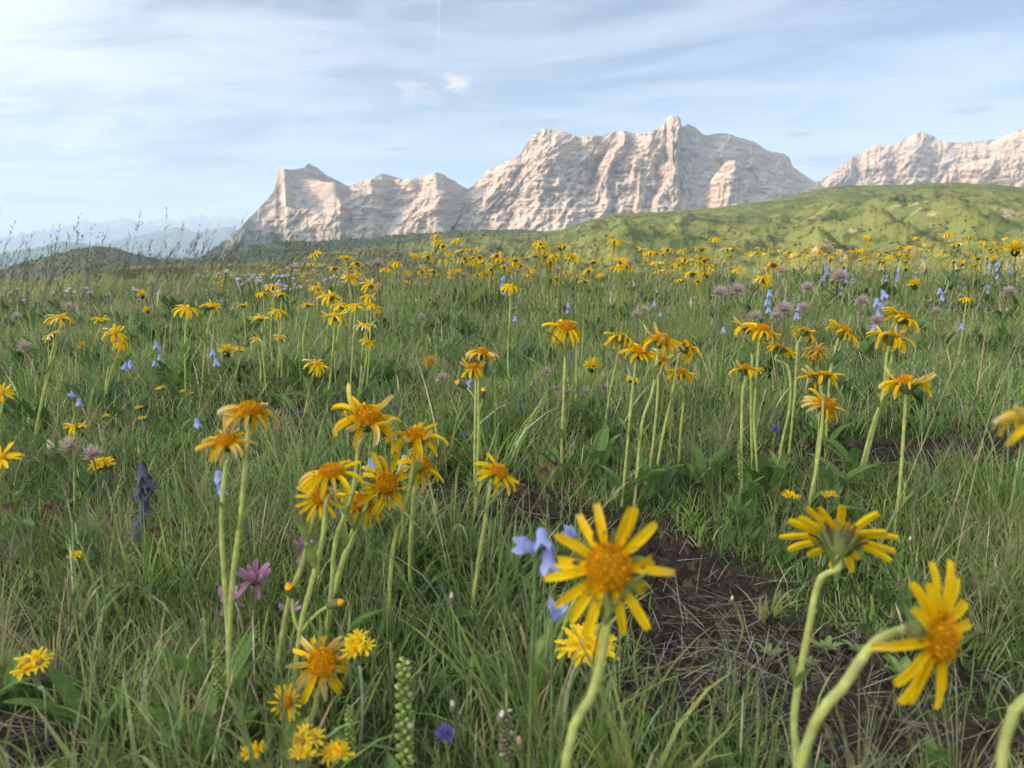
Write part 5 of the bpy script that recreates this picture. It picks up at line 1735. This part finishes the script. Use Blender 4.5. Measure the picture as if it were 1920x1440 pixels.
budstem('pale bud on a thin stem left of the leaning arnica foot', (860, 1300), 846, 1122, 14)
budstem('pale bud just above the blurred purple rampion', (840, 1480), 849, 1325, 16)
budstem('pale bud on a dark stem at the bottom edge', (940, 1560), 940, 1345, 18)
budstem('brownish bud at the bottom edge right of the dark stem', (975, 1600), 975, 1395, 20, (0.45, 0.36, 0.22))
budstem('dark red bud in the grass at centre', (932, 1270), 927, 1182, 14, (0.10, 0.03, 0.03))
budstem('small pale bud on the bare patch under the back-turned arnica', (1372, 1230), 1372, 1125, 10)
budstem('small green bud in the grass under the lower arnicas', (776, 1190), 776, 1156, 10, (0.4, 0.42, 0.15))
budstem('small pale bud in the grass right of the back-turned arnica', (1708, 1100), 1706, 1013, 9)
budstem('tiny pale bud beside the flat ragwort cluster', (97, 900), 98, 845, 24, (0.55, 0.54, 0.34))

ROSE = [leaf_mesh(.034 + .004 * i, .015, .7, i + 60, col=(0.15, 0.21, 0.065), up=.75, nr=6) for i in range(3)]


def rosette(label, u, v, w, n=10):
    g = px_ground(u, v)
    d = g.y * math.cos(PITCH) - (g.z - CAMZ) * math.sin(PITCH)
    rt = root('rosette_plant', g, label, 'plant', 'green leaf rosettes on bare earth')
    r = np.random.default_rng(nseed())
    for i in range(n):
        child('leaf', ROSE[r.integers(3)], rt, (0, 0, -.004), (r.normal(0, .1), -.45 * (i / n) + r.normal(0, .1), i * 2.4), (w * d / FPX / .060) * (1.05 - .5 * i / n))


rosette('largest green leaf rosette on the bare earth at lower right', 1690, 1272, 92, 13)
rosette('green rosette behind the stem of the back-turned arnica', 1548, 1218, 60)
rosette('small green rosette at the left of the bare earth', 1440, 1226, 52, 7)
rosette('green rosette hidden behind the bowed arnica stem', 1612, 1226, 62, 9)
rosette('little green rosette touching the back-turned arnica stem', 1515, 1245, 48, 8)

LEAFY = [leaf_mesh(.085 + .012 * i, .026 + .002 * i, .5 + .12 * i, i + 80, col=(0.095, 0.155, 0.042), up=1.35 - .1 * i) for i in range(4)]


def leafy(label, u, v, n, size=1.0):
    g = px_ground(u, v)
    rt = root('leafy_plant', g, label, 'plant', 'broad leaved plants without flowers')
    r = np.random.default_rng(nseed())
    for i in range(n):
        child('leaf', LEAFY[r.integers(4)], rt, (r.normal(0, .012), r.normal(0, .012), -.006), (0, r.uniform(-.3, .25), i * 6.283 / n + r.normal(0, .3)), size * r.uniform(.7, 1.1))


leafy('broad leaves at the foot of the brown-centred ragwort', 190, 1370, 7, .65)
leafy('broad leaves under the green spike at lower left', 400, 1415, 6, .75)
leafy('dark broad leaves at the left edge', 20, 1330, 6, .6)
leafy('broad leaves at the foot of the centre-right row', 1230, 930, 8, .9)
leafy('broad leaves left of the right arnica group', 1330, 920, 8, .95)
leafy('broad leaves in the middle of the right arnica group', 1440, 935, 8, .9)
leafy('broad leaves below the star-like arnica', 1560, 930, 8, .9)
leafy('broad leaves behind the lone fresh arnica', 1120, 880, 7, .9)
leafy('single broad green leaf cluster at the bottom right corner', 1740, 1470, 4, .55)
leafy('broad leaves behind the double ragged arnica', 860, 700, 7, 1.1)
leafy('broad leaves below the yellow crowd', 560, 720, 7, 1.1)
leafy('broad leaves in the left meadow under two arnicas', 330, 745, 7, 1.0)

# ---- tall single straws
def straw(label, pts, d, c=(0.34, 0.32, 0.17), head=True):
    """pts from the foot up, in photo pixels"""
    base = ground_under(pts[0][0], d)
    rt = root('straw_plant', base, label, 'grass', 'single tall grass straws')
    W3 = [tuple(base)] + [tuple(px_at(u, v, d)) for u, v in pts[1:]]
    P = add_stem(rt, base, W3, .0009, .0005, 0, 'stalk', c, c, 4, 14)
    if head:
        r = np.random.default_rng(nseed())
        n = 26
        f = r.uniform(.80, 1.0, n)
        p = np.array([np.array([np.interp(q, np.linspace(0, 1, len(P)), P[:, k]) for k in range(3)]) for q in f])
        a = MB()
        a.add(*blades(p, r.uniform(-.8, .8, n), r.uniform(.006, .016, n), r.uniform(.1, .8, n), r.normal(.3, .3, n), np.full(n, .0018), const_col(n, np.array(c) * .6), 2, r=r))
        child('seed_head', hide_proto(a.build('seed_head', DRY_M)), rt)


straw('long pale straw slanting across the left meadow', [(365, 930), (420, 760), (480, 600)], 1.25)
straw('second long pale straw slanting beside the first', [(490, 960), (560, 800), (620, 690)], 1.15)
straw('long straw crossing behind the near withering pair', [(290, 985), (345, 830), (470, 620)], 1.2)
straw('tall straw rising at the right edge', [(1640, 960), (1760, 760), (1870, 480)], 1.15)
straw('pair-mate straw right of the tall one at the right edge', [(1780, 1000), (1850, 800), (1935, 580)], 1.05)
straw('straw with dark seed head left of the feathery seed heads', [(1270, 860), (1330, 690), (1450, 490)], 1.5, (0.2, 0.17, 0.1))
straw('dark nodding grass head by the bare patch at right', [(1790, 960), (1795, 860), (1830, 745)], 1.2, (0.16, 0.13, 0.09))
straw('tall straw reaching above the crest at the left', [(500, 640), (525, 540), (560, 470)], 2.6, (0.14, 0.12, 0.09))
straw('curved dark straw against the pale valley at the left', [(240, 640), (262, 520), (285, 452)], 3.0, (0.10, 0.09, 0.07))

# ------------------------------------------------------------------ the many small flowers further off, each its own thing
def far_plant(kind, seed):
    r = np.random.default_rng(seed)
    a = MB()
    h = {'arnica': .34, 'hawk': .28, 'avens': .26, 'bell': .24, 'white': .20}[kind] * r.uniform(.8, 1.15)
    lean = r.normal(0, .025, 2)
    P = np.array([(0, 0, -.02), (lean[0] * .3, lean[1] * .3, h * .5), (lean[0], lean[1], h)])
    sc = {'arnica': STEMC, 'hawk': (0.13, .16, .06), 'avens': (.2, .15, .09), 'bell': (.13, .18, .06), 'white': (.14, .19, .07)}[kind]
    def stem(P): a.tube(smooth_path(P, 5), .0026, sc, 4)
    def put(me, M):
        n = len(me.vertices)
        co = np.empty(n * 3, np.float32); me.vertices.foreach_get('co', co)
        cc = np.empty(n * 4, np.float32); me.color_attributes['tint'].data.foreach_get('color', cc)
        Q = np.array([p.vertices[:] for p in me.polygons if len(p.vertices) == 4])
        V = co.reshape(-1, 3) @ np.array(M.to_3x3()).T + np.array(M.translation)
        a.raw(V, Q, cc.reshape(-1, 4)[:, :3])
    stem(P)
    def M(p, nrm, s): return Matrix.Translation(Vector(p)) @ facing(nrm, r.uniform(0, 6)).to_matrix().to_4x4() @ Matrix.Scale(s, 4)
    tip = Vector(P[-1])
    nrm = (r.normal(.1, .25), r.normal(-.1, .25), 1)
    if kind == 'arnica':
        put(LOWH[r.choice(['droop', 'mess', 'open', 'tip'])][r.integers(3)], M(tip + Vector((0, 0, .012)), nrm, r.uniform(.85, 1.1)))
        if r.random() < .5:
            q = tip + Vector((r.choice([-1, 1]) * r.uniform(.02, .045), r.normal(0, .02), -r.uniform(.02, .07)))
            stem([P[1], tuple(Vector(P[1]).lerp(q, .6)), tuple(q)])
            put(LOWH[r.choice(['droop', 'mess', 'wither'])][r.integers(3)], M(q + Vector((0, 0, .012)), nrm, r.uniform(.7, .95)))
    elif kind == 'hawk':
        put(HCAL, M(tip, nrm, 1)); put(HAWK[r.integers(2)], M(tip, nrm, r.uniform(.8, 1.05)))
    elif kind == 'avens':
        put(FLUFF[r.integers(3)], M(tip, nrm, r.uniform(.9, 1.2)))
    elif kind == 'bell':
        for q in range(r.integers(1, 4)):
            put(BELLS[r.integers(3)], M(tip + Vector((r.normal(0, .008), -.01, -.03 * q)), (r.normal(0, .4), -.3, -1), .9))
    else:
        for q in range(4):
            p = tip + Vector((r.normal(0, .014), r.normal(0, .014), r.normal(0, .006)))
            stem([P[1], tuple(p)]) if False else None
            for k in range(5):
                V, Q, C = petal_arrays(.0085, .0062, .2, 0, k, nr=4, nc=3, teeth=0)
                th = k * 1.257
                c, s = math.cos(th), math.sin(th)
                a.raw((V @ np.array([[c, s, 0], [-s, c, 0], [0, 0, 1]])) @ np.array(facing((r.normal(0, .3), -.6, .8)).to_matrix()).T + np.array(p), Q, const_col(len(V), (.66, .64, .74)))
    nm = {'arnica': 'arnica_plant', 'hawk': 'hawkbit_plant', 'avens': 'avens_plant', 'bell': 'bellflower_plant', 'white': 'white_flower'}[kind]
    return hide_proto(a.build(nm, PETAL_M, smooth=True)), nm


PLACES = [(330, 'above the left edge of the grass'), (560, 'behind the left arnicas'), (760, 'behind the yellow crowd'), (930, 'behind the ragged double arnica'), (1120, 'behind the lone fresh arnica'),
          (1320, 'behind the centre-right row'), (1500, 'behind the overlapping arnicas'), (1640, 'behind the nodding arnica'), (1780, 'behind the leaning pair'), (9999, 'towards the right edge')]


def spread(kind, n, variants, label, group, urange, drange, bias=0.0, seed=1, height=1.0):
    r = np.random.default_rng(seed)
    lib = [far_plant(kind, seed * 31 + i) for i in range(variants)]
    k = 0
    while k < n:
        u = urange[0] + (urange[1] - urange[0]) * r.random() ** (1 - bias)
        d = drange[0] + (drange[1] - drange[0]) * r.random() ** .8
        p = ground_under(u, d)
        if fbm(p.x * .55, p.y * .55, 2, 61 + seed) + .35 < r.random() * .6: continue
        me, nm = lib[r.integers(variants)]
        o = bpy.data.objects.new(nm, me)
        COL.objects.link(o)
        o.location = p
        o.rotation_euler = (0, 0, r.uniform(0, 6.28))
        s = r.uniform(.8, 1.15) * height
        o.scale = (s, s, s * (1.0 if d < 5 else .84))
        place = next(p for lim, p in PLACES if u < lim)
        tag(o, label + ' ' + place, 'flower', group + ' ' + place)
        k += 1


spread('arnica', 130, 10, 'small distant yellow arnica near the crest', 'distant arnicas', (930, 1960), (3.8, 11.5), .35, 3, 1.0)
spread('arnica', 58, 6, 'small distant yellow arnica near the crest', 'distant arnicas', (330, 930), (3.9, 10.5), .25, 4, 1.0)
spread('arnica', 72, 6, 'yellow arnica in the middle distance', 'middle distance arnicas', (560, 1920), (2.5, 4.6), .25, 5, .95)
spread('hawk', 34, 4, 'tiny round bright yellow hawkbit', 'distant hawkbits', (1050, 1940), (4.0, 9.5), .2, 6)
spread('avens', 62, 4, 'faint pinkish seed head far off', 'distant feathery seed heads', (560, 1940), (2.6, 8.5), .3, 7)
spread('bell', 22, 4, 'tiny distant blue bellflower', 'distant bellflowers', (850, 1920), (3.0, 6.5), .1, 8)
spread('white', 60, 5, 'tiny white flower', 'tiny white flowers', (-60, 700), (2.9, 6.5), 0, 9, 1.1)


def tell_apart():
    """small sets of look-alikes take their order from left to right into their label"""
    sets = {}
    for o in bpy.data.objects:
        if o.parent is None and 'label' in o and 'group' in o:
            sets.setdefault(o['label'], []).append(o)
    words = ['first', 'second', 'third', 'fourth', 'fifth', 'sixth', 'seventh', 'eighth', 'ninth']
    for lab, obs in sets.items():
        if 1 < len(obs) <= 9:
            obs.sort(key=lambda o: o.location.x / o.location.y)
            for w, o in zip(words, obs):
                o['label'] = lab + ', ' + w + ' from left'


tell_apart()
build_haze()
